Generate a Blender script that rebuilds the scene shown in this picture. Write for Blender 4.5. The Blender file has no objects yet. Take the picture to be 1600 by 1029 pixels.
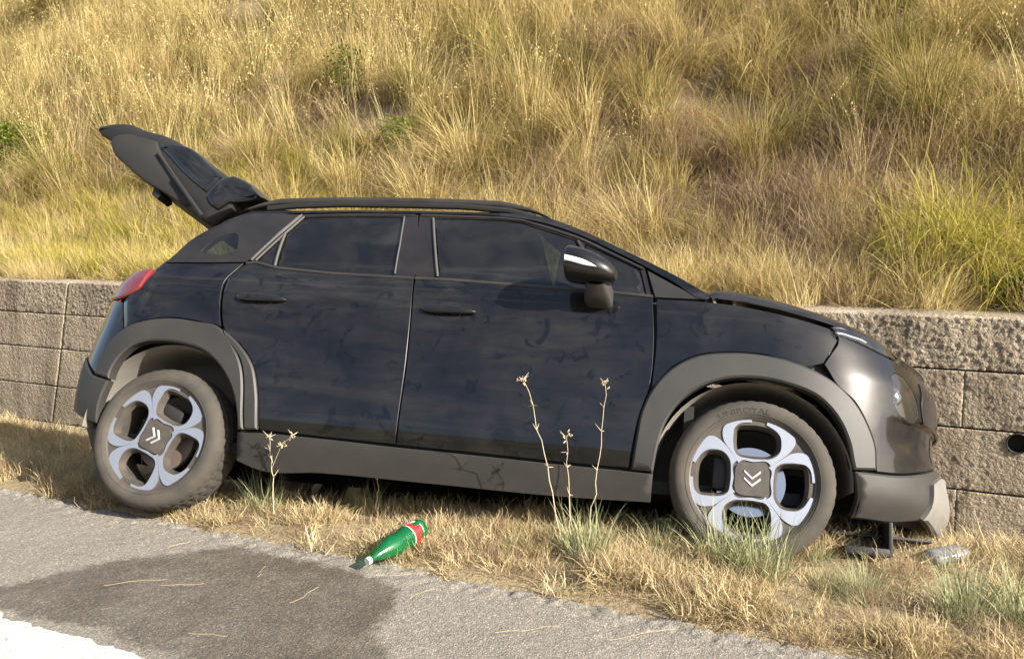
import bpy, bmesh, math, random
import numpy as np
from mathutils import Vector, Matrix
from mathutils.geometry import delaunay_2d_cdt

# ------------------------------------------------------------------ camera, world, sun, exposure
SC = bpy.context.scene
COL = SC.collection
cd = bpy.data.cameras.new("camera"); cam = bpy.data.objects.new("camera", cd); COL.objects.link(cam)
cam.location = (0, 0, 1.30); cam.rotation_euler = (math.radians(90 - 6.6), 0, 0)
cd.sensor_width = 36; cd.lens = 1350 / 1600 * 36; cd.clip_start = .05; cd.clip_end = 2000
SC.camera = cam
SUN = Vector((0.683, -0.514, .490)).normalized()
W = bpy.data.worlds.new("World"); SC.world = W; W.use_nodes = True
wn = W.node_tree.nodes; wn.clear()
sky = wn.new('ShaderNodeTexSky'); sky.sky_type = 'NISHITA'; sky.sun_disc = False
sky.sun_elevation = math.asin(SUN.z); sky.sun_rotation = math.atan2(SUN.x, SUN.y)
sky.dust_density = 2.5; sky.ozone_density = 1.0
tc = wn.new('ShaderNodeTexCoord'); mpg = wn.new('ShaderNodeMapping'); mpg.inputs['Scale'].default_value = (1.3, 2.4, 5.5)
cn = wn.new('ShaderNodeTexNoise'); cn.inputs['Scale'].default_value = 1.6; cn.inputs['Detail'].default_value = 7; cn.inputs['Roughness'].default_value = .6; cn.inputs['Distortion'].default_value = .5
cr = wn.new('ShaderNodeValToRGB'); cr.color_ramp.elements[0].position = .50; cr.color_ramp.elements[1].position = .74; cr.color_ramp.elements[1].color = (.75, .75, .75, 1)
cm = wn.new('ShaderNodeMix'); cm.data_type = 'RGBA'; cm.inputs[7].default_value = (6.5, 6.5, 6.6, 1)
lk = W.node_tree.links.new
lk(tc.outputs['Generated'], mpg.inputs[0]); lk(mpg.outputs[0], cn.inputs['Vector']); lk(cn.outputs['Fac'], cr.inputs[0]); lk(cr.outputs[0], cm.inputs[0]); lk(sky.outputs[0], cm.inputs[6])
bg = wn.new('ShaderNodeBackground'); bg.inputs['Strength'].default_value = .085
wo = wn.new('ShaderNodeOutputWorld')
W.node_tree.links.new(cm.outputs[2], bg.inputs[0]); W.node_tree.links.new(bg.outputs[0], wo.inputs[0])
sl = bpy.data.lights.new("sun", 'SUN'); sl.energy = 5.0; sl.angle = math.radians(.5); sl.color = (1, .945, .84)
so = bpy.data.objects.new("sun", sl); COL.objects.link(so); so.location = (8, -6, 12)
so.rotation_euler = (-SUN).to_track_quat('-Z', 'Y').to_euler()
SC.view_settings.view_transform = 'Standard'; SC.view_settings.look = 'None'
SC.view_settings.gamma = 1; SC.view_settings.use_curve_mapping = False
SC.view_settings.exposure = 1.28
SC.render.engine = 'CYCLES'
SC.cycles.max_bounces = 5; SC.cycles.diffuse_bounces = 2; SC.cycles.transparent_max_bounces = 8

random.seed(7); RNG = np.random.default_rng(11)
TH = math.radians(25.5)
EX = np.array([math.cos(TH), -math.sin(TH)]); MX = np.array([math.sin(TH), math.cos(TH)])   # along the road / towards the wall
def td(t, d): return EX[0]*t + MX[0]*d, EX[1]*t + MX[1]*d
DW, ZW = 5.28, .835            # wall face distance and top height
DE = 2.737                     # asphalt edge

# ------------------------------------------------------------------ helpers
def vnoise(x, y, seed=0):
    x = np.asarray(x, float); y = np.asarray(y, float)
    xi = np.floor(x).astype(np.int64); yi = np.floor(y).astype(np.int64)
    fx = x - xi; fy = y - yi; fx = fx*fx*(3-2*fx); fy = fy*fy*(3-2*fy)
    def h(a, b):
        n = (a*374761393 + b*668265263 + seed*974711) & 0x7fffffff
        n = ((n ^ (n >> 13))*1274126177) & 0x7fffffff
        return ((n ^ (n >> 16)) & 0xffff)/65535.
    return (h(xi, yi)*(1-fx)+h(xi+1, yi)*fx)*(1-fy) + (h(xi, yi+1)*(1-fx)+h(xi+1, yi+1)*fx)*fy
def fbm(x, y, seed=0, o=4):
    s = 0; a = .5; f = 1
    for i in range(o): s = s + a*vnoise(np.asarray(x)*f, np.asarray(y)*f, seed+i*17); a *= .5; f *= 2.03
    return s
def tag(o, label=None, cat=None, group=None, kind=None):
    if label: o['label'] = label
    if cat: o['category'] = cat
    if group: o['group'] = group
    if kind: o['kind'] = kind
    return o
def empty(name, loc=(0, 0, 0), mat=None):
    o = bpy.data.objects.new(name, None); COL.objects.link(o); o.empty_display_size = .1
    if mat is not None: o.matrix_world = mat
    else: o.location = loc
    return o
def mesh_obj(name, v, f, mat, parent=None, smooth=True, link=True):
    me = bpy.data.meshes.new(name)
    if isinstance(v, np.ndarray): v = v.tolist()
    if isinstance(f, np.ndarray): f = f.tolist()
    me.from_pydata(v, [], f); me.update()
    if smooth: me.polygons.foreach_set('use_smooth', [True]*len(me.polygons))
    if mat is not None: me.materials.append(mat)
    o = bpy.data.objects.new(name, me)
    if link: COL.objects.link(o)
    if parent is not None: o.parent = parent
    return o
def copy_tree(o, parent=None, src=None):
    c = o.copy(); COL.objects.link(c); c.parent = parent
    for ch in list(o.children): copy_tree(ch, c)
    return c
def mirror(o, parent):
    c = copy_tree(o, parent); c.scale.y *= -1
    return c
def grid_faces(nu, nv, wrapu=False, wrapv=False):
    f = []
    for i in range(nu if wrapu else nu-1):
        for j in range(nv if wrapv else nv-1):
            a = i*nv+j; b = ((i+1) % nu)*nv+j; c = ((i+1) % nu)*nv+(j+1) % nv; d = i*nv+(j+1) % nv
            f.append((a, b, c, d))
    return f
class MB:
    def __init__(s): s.v = []; s.f = []
    def add(s, v, f):
        k = len(s.v); s.v += [tuple(map(float, p)) for p in v]; s.f += [tuple(i+k for i in q) for q in f]; return s
    def box(s, c, d, bevel=0, R=None):
        bm = bmesh.new(); bmesh.ops.create_cube(bm, size=1)
        for w in bm.verts: w.co = Vector((w.co.x*d[0], w.co.y*d[1], w.co.z*d[2]))
        if bevel: bmesh.ops.bevel(bm, geom=bm.edges[:], offset=bevel, segments=2, affect='EDGES', profile=.5)
        R = R or Matrix.Identity(3)
        s.add([R @ w.co + Vector(c) for w in bm.verts], [[w.index for w in q.verts] for q in bm.faces] if not bm.verts.index_update() else [])
        bm.free(); return s
    def tube(s, pts, r, n=8, cap=True):
        pts = [Vector(p) for p in pts]; rs = r if hasattr(r, '__len__') else [r]*len(pts)
        v = []; up = None
        for i, p in enumerate(pts):
            t = (pts[min(i+1, len(pts)-1)]-pts[max(i-1, 0)]).normalized()
            a = t.orthogonal().normalized() if up is None else (up - t*up.dot(t)).normalized()
            up = a; b = t.cross(a)
            for k in range(n):
                an = 2*math.pi*k/n; v.append(p + (a*math.cos(an)+b*math.sin(an))*rs[i])
        f = [(i*n+k, i*n+(k+1) % n, (i+1)*n+(k+1) % n, (i+1)*n+k) for i in range(len(pts)-1) for k in range(n)]
        if cap: f += [tuple(range(n-1, -1, -1)), tuple((len(pts)-1)*n+k for k in range(n))]
        return s.add(v, f)
    def lathe(s, prof, n=48, axis='y', M=None, close=False):
        v = []; 
        for (r, h) in prof:
            for k in range(n):
                a = 2*math.pi*k/n; c, q = math.cos(a)*r, math.sin(a)*r
                p = Vector((c, h, q)) if axis == 'y' else (Vector((h, c, q)) if axis == 'x' else Vector((c, q, h)))
                v.append(M @ p if M is not None else p)
        m = len(prof); f = []
        for i in range(m if close else m-1):
            for k in range(n):
                f.append((i*n+k, ((i+1) % m)*n+k, ((i+1) % m)*n+(k+1) % n, i*n+(k+1) % n))
        return s.add(v, f)
    def build(s, name, mat, parent=None, smooth=True):
        o = mesh_obj(name, s.v, s.f, mat, parent, smooth)
        bm = bmesh.new(); bm.from_mesh(o.data); bmesh.ops.recalc_face_normals(bm, faces=bm.faces[:]); bm.to_mesh(o.data); bm.free()
        if smooth: autosmooth(o)
        return o
def autosmooth(o, ang=38):
    me = o.data; bm = bmesh.new(); bm.from_mesh(me)
    for e in bm.edges:
        e.smooth = not (len(e.link_faces) == 2 and e.calc_face_angle(0) > math.radians(ang))
    for q in bm.faces: q.smooth = True
    bm.to_mesh(me); bm.free()

# ------------------------------------------------------------------ materials
def new_mat(name):
    m = bpy.data.materials.new(name); m.use_nodes = True; nt = m.node_tree; nt.nodes.clear()
    out = nt.nodes.new('ShaderNodeOutputMaterial'); return m, nt, out
def nd(nt, typ, inp=None, **kw):
    n = nt.nodes.new(typ)
    for k, v in kw.items(): setattr(n, k, v)
    for k, v in (inp or {}).items():
        if isinstance(v, bpy.types.NodeSocket): nt.links.new(v, n.inputs[k])
        else: n.inputs[k].default_value = v
    return n
def C4(c): return (c[0], c[1], c[2], 1)
def ramp(nt, fac, stops):
    r = nt.nodes.new('ShaderNodeValToRGB'); nt.links.new(fac, r.inputs[0])
    el = r.color_ramp.elements
    while len(el) < len(stops): el.new(.5)
    for e, (p, c) in zip(el, stops): e.position = p; e.color = C4(c) if hasattr(c, '__len__') else (c, c, c, 1)
    return r.outputs[0]
def noise(nt, vec, scale, detail=4, rough=.55, dist=0):
    n = nd(nt, 'ShaderNodeTexNoise', {'Scale': scale, 'Detail': detail, 'Roughness': rough, 'Distortion': dist})
    if vec is not None: nt.links.new(vec, n.inputs['Vector'])
    return n.outputs['Fac']
def math_(nt, op, a, b=0., c=None, clamp=False):
    n = nt.nodes.new('ShaderNodeMath'); n.operation = op; n.use_clamp = clamp
    for i, v in enumerate((a, b, c)):
        if v is None: continue
        if isinstance(v, bpy.types.NodeSocket): nt.links.new(v, n.inputs[i])
        else: n.inputs[i].default_value = v
    return n.outputs[0]
def mixc(nt, fac, a, b, mode='MIX'):
    n = nt.nodes.new('ShaderNodeMix'); n.data_type = 'RGBA'; n.blend_type = mode
    for i, v in ((0, fac), (6, a), (7, b)):
        if isinstance(v, bpy.types.NodeSocket): nt.links.new(v, n.inputs[i])
        else: n.inputs[i].default_value = C4(v) if hasattr(v, '__len__') else v
    return n.outputs[2]
def coords(nt, kind='Object'): return nt.nodes.new('ShaderNodeTexCoord').outputs[kind]
def simple(name, col, rough=.5, metal=0, var=.15, scale=20, bump=0, coat=0, dust=0, dustcol=(.30, .25, .19), spec=.5, dscale=6):
    m, nt, out = new_mat(name); v = coords(nt)
    n = noise(nt, v, scale, 5)
    c = mixc(nt, n, [x*(1-var) for x in col], [x*(1+var) for x in col])
    r = rough
    if dust:
        n2 = noise(nt, v, dscale, 6, .6)
        fac = math_(nt, 'MULTIPLY', ramp(nt, n2, [(.3, .25), (.7, 1.)]), dust)
        c = mixc(nt, fac, c, dustcol)
        r = math_(nt, 'MULTIPLY_ADD', fac, .6, rough, clamp=True)
    p = nd(nt, 'ShaderNodeBsdfPrincipled', {'Base Color': c, 'Roughness': r, 'Metallic': metal, 'Specular IOR Level': spec, 'Coat Weight': coat, 'Coat Roughness': .05})
    if bump:
        b = nd(nt, 'ShaderNodeBump', {'Strength': bump, 'Distance': .004, 'Height': noise(nt, v, scale*4, 5)})
        nt.links.new(b.outputs[0], p.inputs['Normal'])
    nt.links.new(p.outputs[0], out.inputs[0]); return m

def paint_mat():
    m, nt, out = new_mat('black_car_paint'); v = coords(nt)
    # dried dust: streaks, film, wiped patches (one print of its own on the front door)
    mp = nd(nt, 'ShaderNodeMapping', {'Vector': v, 'Scale': (1.2, 1.2, 7.)}).outputs[0]
    streak = noise(nt, mp, 2.2, 7, .62, .8)
    film = noise(nt, v, 3.1, 6, .6, .4)
    fine = noise(nt, v, 55, 4, .6)
    wipe = ramp(nt, noise(nt, v, 9, 5, .65, 1.2), [(.57, 1.), (.64, .12)])
    sep = nd(nt, 'ShaderNodeSeparateXYZ', {0: v})
    dx = math_(nt, 'MULTIPLY', math_(nt, 'SUBTRACT', sep.outputs[0], 1.602), 13.)
    dz = math_(nt, 'MULTIPLY', math_(nt, 'SUBTRACT', sep.outputs[2], .405), 17.)
    rr = math_(nt, 'ADD', math_(nt, 'MULTIPLY', dx, dx), math_(nt, 'MULTIPLY', dz, dz))
    rr = math_(nt, 'ADD', rr, math_(nt, 'MULTIPLY', noise(nt, v, 70, 3), .9))
    spot = ramp(nt, rr, [(.75, .25), (1.15, 1.)])
    f = math_(nt, 'MULTIPLY', ramp(nt, streak, [(.35, .35), (.68, 1.)]), ramp(nt, film, [(.36, .15), (.62, 1.)]))
    f = math_(nt, 'MULTIPLY', f, wipe); f = math_(nt, 'MULTIPLY', f, spot)
    f = math_(nt, 'MULTIPLY', f, math_(nt, 'MULTIPLY_ADD', fine, .5, .75))
    low = nd(nt, 'ShaderNodeMapRange', {0: sep.outputs[2], 1: .75, 2: 1.1, 3: 0., 4: .6}).outputs[0]
    f = math_(nt, 'MULTIPLY', f, math_(nt, 'ADD', low, 1.))
    f = math_(nt, 'MULTIPLY', f, PAINT_DUST)
    m2 = nd(nt, 'ShaderNodeMapping', {'Vector': v, 'Scale': (2.0, 1., 16.), 'Rotation': (0, .18, 0)}).outputs[0]
    smear = ramp(nt, noise(nt, m2, 2.6, 6, .7, 1.5), [(.60, 0.), (.80, 1.)])
    patch = ramp(nt, noise(nt, v, 1.7, 4, .6), [(.50, 0.), (.66, 1.)])
    f = math_(nt, 'ADD', f, math_(nt, 'MULTIPLY', math_(nt, 'MULTIPLY', smear, patch), .16), clamp=True)
    p = nd(nt, 'ShaderNodeBsdfPrincipled', {'Base Color': (.0025, .003, .0045, 1), 'Roughness': .30, 'Metallic': 0., 'Specular IOR Level': .12, 'Coat Weight': 1., 'Coat Roughness': .045})
    d = nd(nt, 'ShaderNodeBsdfDiffuse', {'Color': (.30, .27, .23, 1)})
    mx = nd(nt, 'ShaderNodeMixShader', {0: f, 1: p.outputs[0], 2: d.outputs[0]})
    nt.links.new(mx.outputs[0], out.inputs[0]); return m
PAINT_DUST = .046
def glass_mat(name, tint, body=.5, dust=.05):
    m, nt, out = new_mat(name); v = coords(nt)
    fr = nd(nt, 'ShaderNodeFresnel', {0: 1.55}).outputs[0]
    t = nd(nt, 'ShaderNodeBsdfTransparent', {0: C4(tint)})
    g = nd(nt, 'ShaderNodeBsdfGlossy', {'Color': (1, 1, 1, 1), 'Roughness': .015})
    a = nd(nt, 'ShaderNodeMixShader', {0: math_(nt, 'MULTIPLY_ADD', fr, 1.15, .02, clamp=True), 1: t.outputs[0], 2: g.outputs[0]})
    d = nd(nt, 'ShaderNodeBsdfDiffuse', {0: (.4, .37, .32, 1)})
    f = math_(nt, 'MULTIPLY', ramp(nt, noise(nt, v, 4, 6, .65, .6), [(.4, .3), (.75, 1.)]), dust)
    b = nd(nt, 'ShaderNodeMixShader', {0: f, 1: a.outputs[0], 2: d.outputs[0]})
    nt.links.new(b.outputs[0], out.inputs[0]); return m
PAINT = paint_mat()
GLASS = glass_mat('tinted_glass', (.075, .12, .105), dust=.05)
GLASS_DARK = glass_mat('privacy_glass', (.10, .14, .135), dust=.04)
LENS = glass_mat('clear_lens', (.80, .84, .86), dust=.10)
CLAD = simple('grey_plastic', (.020, .0195, .019), .50, dust=.055, scale=300, var=.1, bump=.15, dscale=5)
GLOSSB = simple('gloss_black', (.008, .008, .01), .12, dust=.05)
PILLARB = simple('dusty_black_pillar', (.008, .008, .009), .42, dust=.05)
MATTB = simple('matt_black', (.010, .010, .010), .6, dust=.02)
SEALM = simple('black_rubber_seal', (.012, .012, .013), .5, dust=.08)
TRIMM = simple('grey_window_trim', (.05, .05, .05), .6, dust=.10)
SHELLM = simple('dark_inner_shell', (.010, .010, .011), .7)
FABRIC = simple('seat_fabric', (.05, .05, .055), .9, scale=90, bump=.3)
HEADL = simple('headliner', (.32, .31, .29), .9)
TYREM = simple('tyre_rubber', (.020, .019, .018), .75, scale=60, bump=.2, dust=.36, dustcol=(.17, .14, .105), dscale=9)
RIMD = simple('dark_rim_paint', (.030, .029, .029), .45, dust=.26, dustcol=(.22, .17, .125), dscale=14)
RIMP = simple('machined_alloy', (.62, .63, .66), .30, metal=.85, scale=150, var=.06, dust=.10)
CHROME = simple('chrome', (.75, .76, .78), .12, metal=1., var=.03)
DISC = simple('brake_disc', (.55, .55, .56), .16, metal=1., var=.05, scale=60)
REDL = simple('red_lamp_plastic', (.16, .010, .014), .2, coat=.7, dust=.10)
SKID = simple('light_grey_skid_plate', (.13, .125, .118), .6, dust=.3, scale=200, dustcol=(.28, .24, .19))
WHITEL = simple('white_lamp', (.75, .76, .78), .2, coat=1, var=.08, scale=120)
LINER = simple('felt_arch_liner', (.16, .15, .135), .9, scale=60, bump=.5, dust=.5, dustcol=(.33, .29, .23))
# ------------------------------------------------------------------ setting: road, verge, ditch, bank, opposite hill
def verge_start(t): return np.clip(DE + .06 + .24*(np.asarray(t)+3.1), DE + .05, 3.62)
def ground_z(t, d):
    t = np.asarray(t, float); d = np.asarray(d, float)
    ds = verge_start(t)
    z = np.clip((d-DE)/.25, 0, 1)*.025
    dn = np.clip(d-ds, 0, 1.5); z = z - (np.sqrt(dn*dn+.09)-.3)*.46*np.where(dn > 0, 1, 0)
    z = z + (fbm(t*3.1+9, d*3.1, 3)-.47)*.05*np.clip((d-DE)*6, 0, 1)
    return np.where(d < DE, -.03, z)
TAN = math.tan(math.radians(40))
def bank_z(t, d):
    t = np.asarray(t, float); d = np.asarray(d, float)
    x = np.clip(d-(DW+.75), 0, None)
    rise = np.minimum(np.sqrt(x*x+.12)-.346, 6+0*x)*TAN
    z = ZW-.01 + np.clip((d-DW-.40)/.5, 0, 1)*.05 + rise
    z = z + (fbm(t*.7+3, d*.7, 5)-.47)*.9*np.clip((d-DW-.7)/1.2, 0, 1) + (fbm(t*2.3, d*2.3, 8)-.47)*.16*np.clip((d-DW-.4)/.6, 0, 1)
    return z
def sheet(name, t0, t1, d0, d1, nt_, nd_, zf, mat, tw=1., kind='structure', dpow=1.):
    T = np.linspace(t0, t1, nt_); D = d0+(d1-d0)*np.linspace(0, 1, nd_)**dpow
    TT, DD = np.meshgrid(T, D, indexing='ij'); X, Y = td(TT, DD); Z = zf(TT, DD)+0*TT
    o = mesh_obj(name, np.stack([X, Y, Z], -1).reshape(-1, 3), grid_faces(nt_, nd_), mat)
    tag(o, kind=kind); return o

# --- asphalt
STAIN = np.array([(-3.6, 1.78), (-3.079, 1.842), (-3.008, 1.938), (-2.95, 2.011), (-2.924, 2.11), (-2.823, 2.315), (-2.689, 2.417), (-2.607, 2.541), (-2.486, 2.631), (-2.283, 2.61), (-2.082, 2.617), (-1.957, 2.613), (-1.789, 2.584), (-1.667, 2.534), (-1.603, 2.427), (-1.584, 2.31), (-1.549, 2.214), (-1.462, 2.16), (-1.405, 2.054), (-1.36, 1.75), (-1.5, 1.62), (-1.75, 1.70), (-2.236, 1.781), (-2.312, 1.82), (-2.394, 1.851), (-2.513, 1.825), (-2.826, 1.815), (-3.6, 1.72)])
def poly_sd(px, py, poly):
    d = np.full(px.shape, 1e9); ins = np.zeros(px.shape, bool)
    n = len(poly)
    for i in range(n):
        ax, ay = poly[i]; bx, by = poly[(i+1) % n]
        ex, ey = bx-ax, by-ay; wx, wy = px-ax, py-ay
        k = np.clip((wx*ex+wy*ey)/(ex*ex+ey*ey+1e-12), 0, 1)
        d = np.minimum(d, np.hypot(wx-k*ex, wy-k*ey))
        c = ((ay > py) != (by > py)) & (px < (bx-ax)*(py-ay)/((by-ay) if by != ay else 1e-12)+ax)
        ins ^= c
    return np.where(ins, d, -d)
def asphalt_mat():
    m, nt, out = new_mat('asphalt'); v = coords(nt)
    wet = nd(nt, 'ShaderNodeAttribute', attribute_name='wet').outputs['Fac']
    vor = nd(nt, 'ShaderNodeTexVoronoi', {'Vector': v, 'Scale': 150.})
    vor2 = nd(nt, 'ShaderNodeTexVoronoi', {'Vector': v, 'Scale': 62., 'Randomness': 1.})
    stone = ramp(nt, nd(nt, 'ShaderNodeSeparateColor', {0: vor.outputs['Color']}).outputs[0], [(0., (.17, .155, .13)), (.5, (.255, .235, .20)), (.9, (.35, .32, .275)), (1., (.56, .52, .46))])
    gap = ramp(nt, vor.outputs['Distance'], [(.25, 1.), (.75, .45)])
    dirt = ramp(nt, noise(nt, v, 2.2, 6, .6), [(.3, (.80, .78, .75)), (.7, (1.08, 1.05, 1.0))])
    c = mixc(nt, 1., stone, gap, 'MULTIPLY'); c = mixc(nt, 1., c, dirt, 'MULTIPLY')
    c = mixc(nt, .35, c, (.255, .23, .195))
    wn_ = math_(nt, 'ADD', wet, math_(nt, 'MULTIPLY', math_(nt, 'SUBTRACT', noise(nt, v, 16, 8, .78), .5), 1.25))
    wf = ramp(nt, wn_, [(.38, 0.), (.64, 1.)])
    wf = math_(nt, 'MULTIPLY', wf, ramp(nt, noise(nt, v, 3.5, 6, .65), [(.35, .68), (.6, 1.)]))
    cw = mixc(nt, 1., c, (.47, .44, .41), 'MULTIPLY')
    c = mixc(nt, wf, c, cw)
    rg = nd(nt, 'ShaderNodeMapRange', {0: wf, 3: .92, 4: .55}).outputs[0]
    hgt = math_(nt, 'ADD', math_(nt, 'MULTIPLY', vor.outputs['Distance'], -1.), math_(nt, 'MULTIPLY', noise(nt, v, 300, 3), .5))
    hgt = math_(nt, 'ADD', hgt, math_(nt, 'MULTIPLY', vor2.outputs['Distance'], -.6))
    b = nd(nt, 'ShaderNodeBump', {'Strength': .6, 'Distance': .004, 'Height': hgt})
    p = nd(nt, 'ShaderNodeBsdfPrincipled', {'Base Color': c, 'Roughness': rg, 'Normal': b.outputs[0], 'Specular IOR Level': .35})
    nt.links.new(p.outputs[0], out.inputs[0]); return m
ASPH = asphalt_mat()
def road_edge(t): return DE + (vnoise(t*9, t*0, 4)-.5)*.07 + (vnoise(t*31, t*0, 6)-.5)*.035
def road_z(t, d):
    z = (fbm(t*22, d*22, 21, 4)-.47)*.006
    near = np.clip(1-(DE-d)/.16, 0, 1)
    z = z + near*((fbm(t*34, d*34, 33, 3)-.35)*.045) - np.clip(near-.8, 0, 1)*.06
    return z
def build_road():
    nT, nD = 560, 190
    T = np.linspace(-5.2, 2.2, nT); U = np.linspace(0, 1, nD)
    TT, UU = np.meshgrid(T, U, indexing='ij'); DD = 1.1 + (road_edge(TT)-1.1)*UU**.8
    X, Y = td(TT, DD); Z = road_z(TT, DD); Z[:, -1] = -.06; Z[0, :] = Z[-1, :] = 0
    Z = np.where(UU < .02, 0, Z)
    o = mesh_obj('road', np.stack([X, Y, Z], -1).reshape(-1, 3), grid_faces(nT, nD), ASPH); tag(o, kind='structure')
    sd = poly_sd(TT.ravel(), DD.ravel(), STAIN)
    at = o.data.attributes.new('wet', 'FLOAT', 'POINT'); at.data.foreach_set('value', np.clip(.5+sd/.15-.55*np.exp(-((TT.ravel()+1.95)/.35)**2-((DD.ravel()-1.85)/.12)**2), 0, 1).astype(np.float32))
    # the rest of the carriageway
    v = []; f = []
    def quad(t0, t1, d0, d1):
        k = len(v)
        for a, b in ((t0, d0), (t1, d0), (t1, d1), (t0, d1)): v.append((*td(a, b), 0.))
        f.append((k, k+1, k+2, k+3))
    quad(-120, 120, -6.5, 1.1); quad(-120, -5.2, 1.1, DE); quad(2.2, 120, 1.1, DE)
    tag(mesh_obj('carriageway', v, f, ASPH, smooth=False), kind='structure')
    # painted edge line, worn
    m, nt, out = new_mat('road_paint'); vv = coords(nt)
    w = ramp(nt, noise(nt, vv, 60, 6, .7), [(.34, .15), (.50, 1.)])
    c = mixc(nt, w, (.25, .23, .2), mixc(nt, noise(nt, vv, 5), (.50, .48, .44), (.62, .60, .56)))
    b = nd(nt, 'ShaderNodeBump', {'Strength': .4, 'Distance': .004, 'Height': noise(nt, vv, 160, 3)})
    p = nd(nt, 'ShaderNodeBsdfPrincipled', {'Base Color': c, 'Roughness': .75, 'Normal': b.outputs[0]}); nt.links.new(p.outputs[0], out.inputs[0])
    nT2, nD2 = 300, 6
    T = np.r_[-120, np.linspace(-5.2, 2.2, nT2-2), 120]; TT, UU = np.meshgrid(T, np.linspace(0, 1, nD2), indexing='ij')
    DD = 1.50 + (1.775+(vnoise(TT*14, TT*0, 3)-.5)*.03+(vnoise(TT*60, TT*0, 5)-.5)*.02-1.50)*UU
    X, Y = td(TT, DD); tag(mesh_obj('edge_line', np.stack([X, Y, np.maximum(road_z(TT, DD), 0)+.0075], -1).reshape(-1, 3), grid_faces(nT2, nD2), m), kind='structure')
build_road()

def soil_mat():
    m, nt, out = new_mat('dry_soil'); v = coords(nt)
    a = noise(nt, v, 3, 6, .6); b_ = noise(nt, v, 45, 5, .65)
    c = mixc(nt, ramp(nt, a, [(.35, 0.), (.65, 1.)]), (.17, .125, .08), (.27, .205, .125))
    c = mixc(nt, ramp(nt, b_, [(.35, .0), (.7, .8)]), c, (.36, .29, .17))
    bp = nd(nt, 'ShaderNodeBump', {'Strength': .9, 'Distance': .02, 'Height': b_})
    p = nd(nt, 'ShaderNodeBsdfPrincipled', {'Base Color': c, 'Roughness': .95, 'Normal': bp.outputs[0], 'Specular IOR Level': .1})
    nt.links.new(p.outputs[0], out.inputs[0]); return m
SOIL = soil_mat()
sheet('verge', -9, 4.5, DE-.08, DW+.05, 270, 64, ground_z, SOIL)
for a, b in ((-120, -9), (4.5, 120)): sheet('verge', a, b, DE-.08, DW+.05, 8, 24, ground_z, SOIL)
sheet('bank', -26, 8, DW+.30, DW+8.6, 220, 70, bank_z, SOIL)
for a, b in ((-120, -26), (8, 120)): sheet('bank', a, b, DW+.30, DW+8.6, 12, 24, bank_z, SOIL)
def top_z(t, d): return bank_z(t, np.full_like(t, DW+8.6)) + np.clip(d-DW-8.6, 0, 200)*.05
sheet('hilltop', -120, 120, DW+8.6, 400, 30, 20, top_z, SOIL, dpow=3)
def hill_mat():
    m, nt, out = new_mat('scrub_hill'); v = coords(nt)
    c = ramp(nt, noise(nt, v, .12, 8, .65), [(.35, (.06, .065, .03)), (.5, (.13, .115, .055)), (.65, (.25, .20, .10))])
    p = nd(nt, 'ShaderNodeBsdfPrincipled', {'Base Color': c, 'Roughness': 1., 'Specular IOR Level': 0.}); nt.links.new(p.outputs[0], out.inputs[0]); return m
def opp_z(t, d):
    x = -6.5-d
    return np.clip(x, 0, 3)*-.15 + np.clip((x-6)/70, 0, 1)**1.3*(17+14*fbm(t*.02+4, d*.02, 2)) - .0
sheet('opposite_hillside', -200, 200, -6.5, -300, 60, 40, opp_z, hill_mat(), dpow=2)

# --- concrete wall: cast courses with joints, each block a part of its own
def concrete_mat():
    m, nt, out = new_mat('weathered_concrete'); v = coords(nt)
    big = noise(nt, v, 1.3, 6, .6); mid = noise(nt, v, 9, 6, .65)
    vor = nd(nt, 'ShaderNodeTexVoronoi', {'Vector': v, 'Scale': 70., 'Randomness': 1.})
    c = mixc(nt, ramp(nt, big, [(.3, 0.), (.7, 1.)]), (.34, .28, .215), (.46, .385, .295))
    c = mixc(nt, ramp(nt, mid, [(.4, 0.), (.75, .55)]), c, (.42, .375, .31))
    pit = ramp(nt, noise(nt, v, 75, 4, .7), [(.30, .55), (.52, 1.)])
    c = mixc(nt, 1., c, pit, 'MULTIPLY')
    rn = nd(nt, 'ShaderNodeObjectInfo').outputs['Random']
    c = mixc(nt, 1., c, ramp(nt, rn, [(0., (.92, .92, .92)), (1., (1.05, 1.04, 1.02))]), 'MULTIPLY')
    ms = nd(nt, 'ShaderNodeMapping', {'Vector': v, 'Scale': (2.6, 2.6, .55)}).outputs[0]
    c = mixc(nt, 1., c, ramp(nt, noise(nt, ms, 1.5, 6, .65), [(.36, (.62, .60, .57)), (.60, (1.04, 1.03, 1.0))]), 'MULTIPLY')
    h = math_(nt, 'ADD', math_(nt, 'MULTIPLY', noise(nt, v, 60, 5, .7), 1.), math_(nt, 'MULTIPLY', vor.outputs['Distance'], -.5))
    b = nd(nt, 'ShaderNodeBump', {'Strength': .9, 'Distance': .012, 'Height': h})
    p = nd(nt, 'ShaderNodeBsdfPrincipled', {'Base Color': c, 'Roughness': .95, 'Normal': b.outputs[0], 'Specular IOR Level': .15}); nt.links.new(p.outputs[0], out.inputs[0]); return m
CONC = concrete_mat()
HOLE = (.500, .155, .050)
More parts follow.
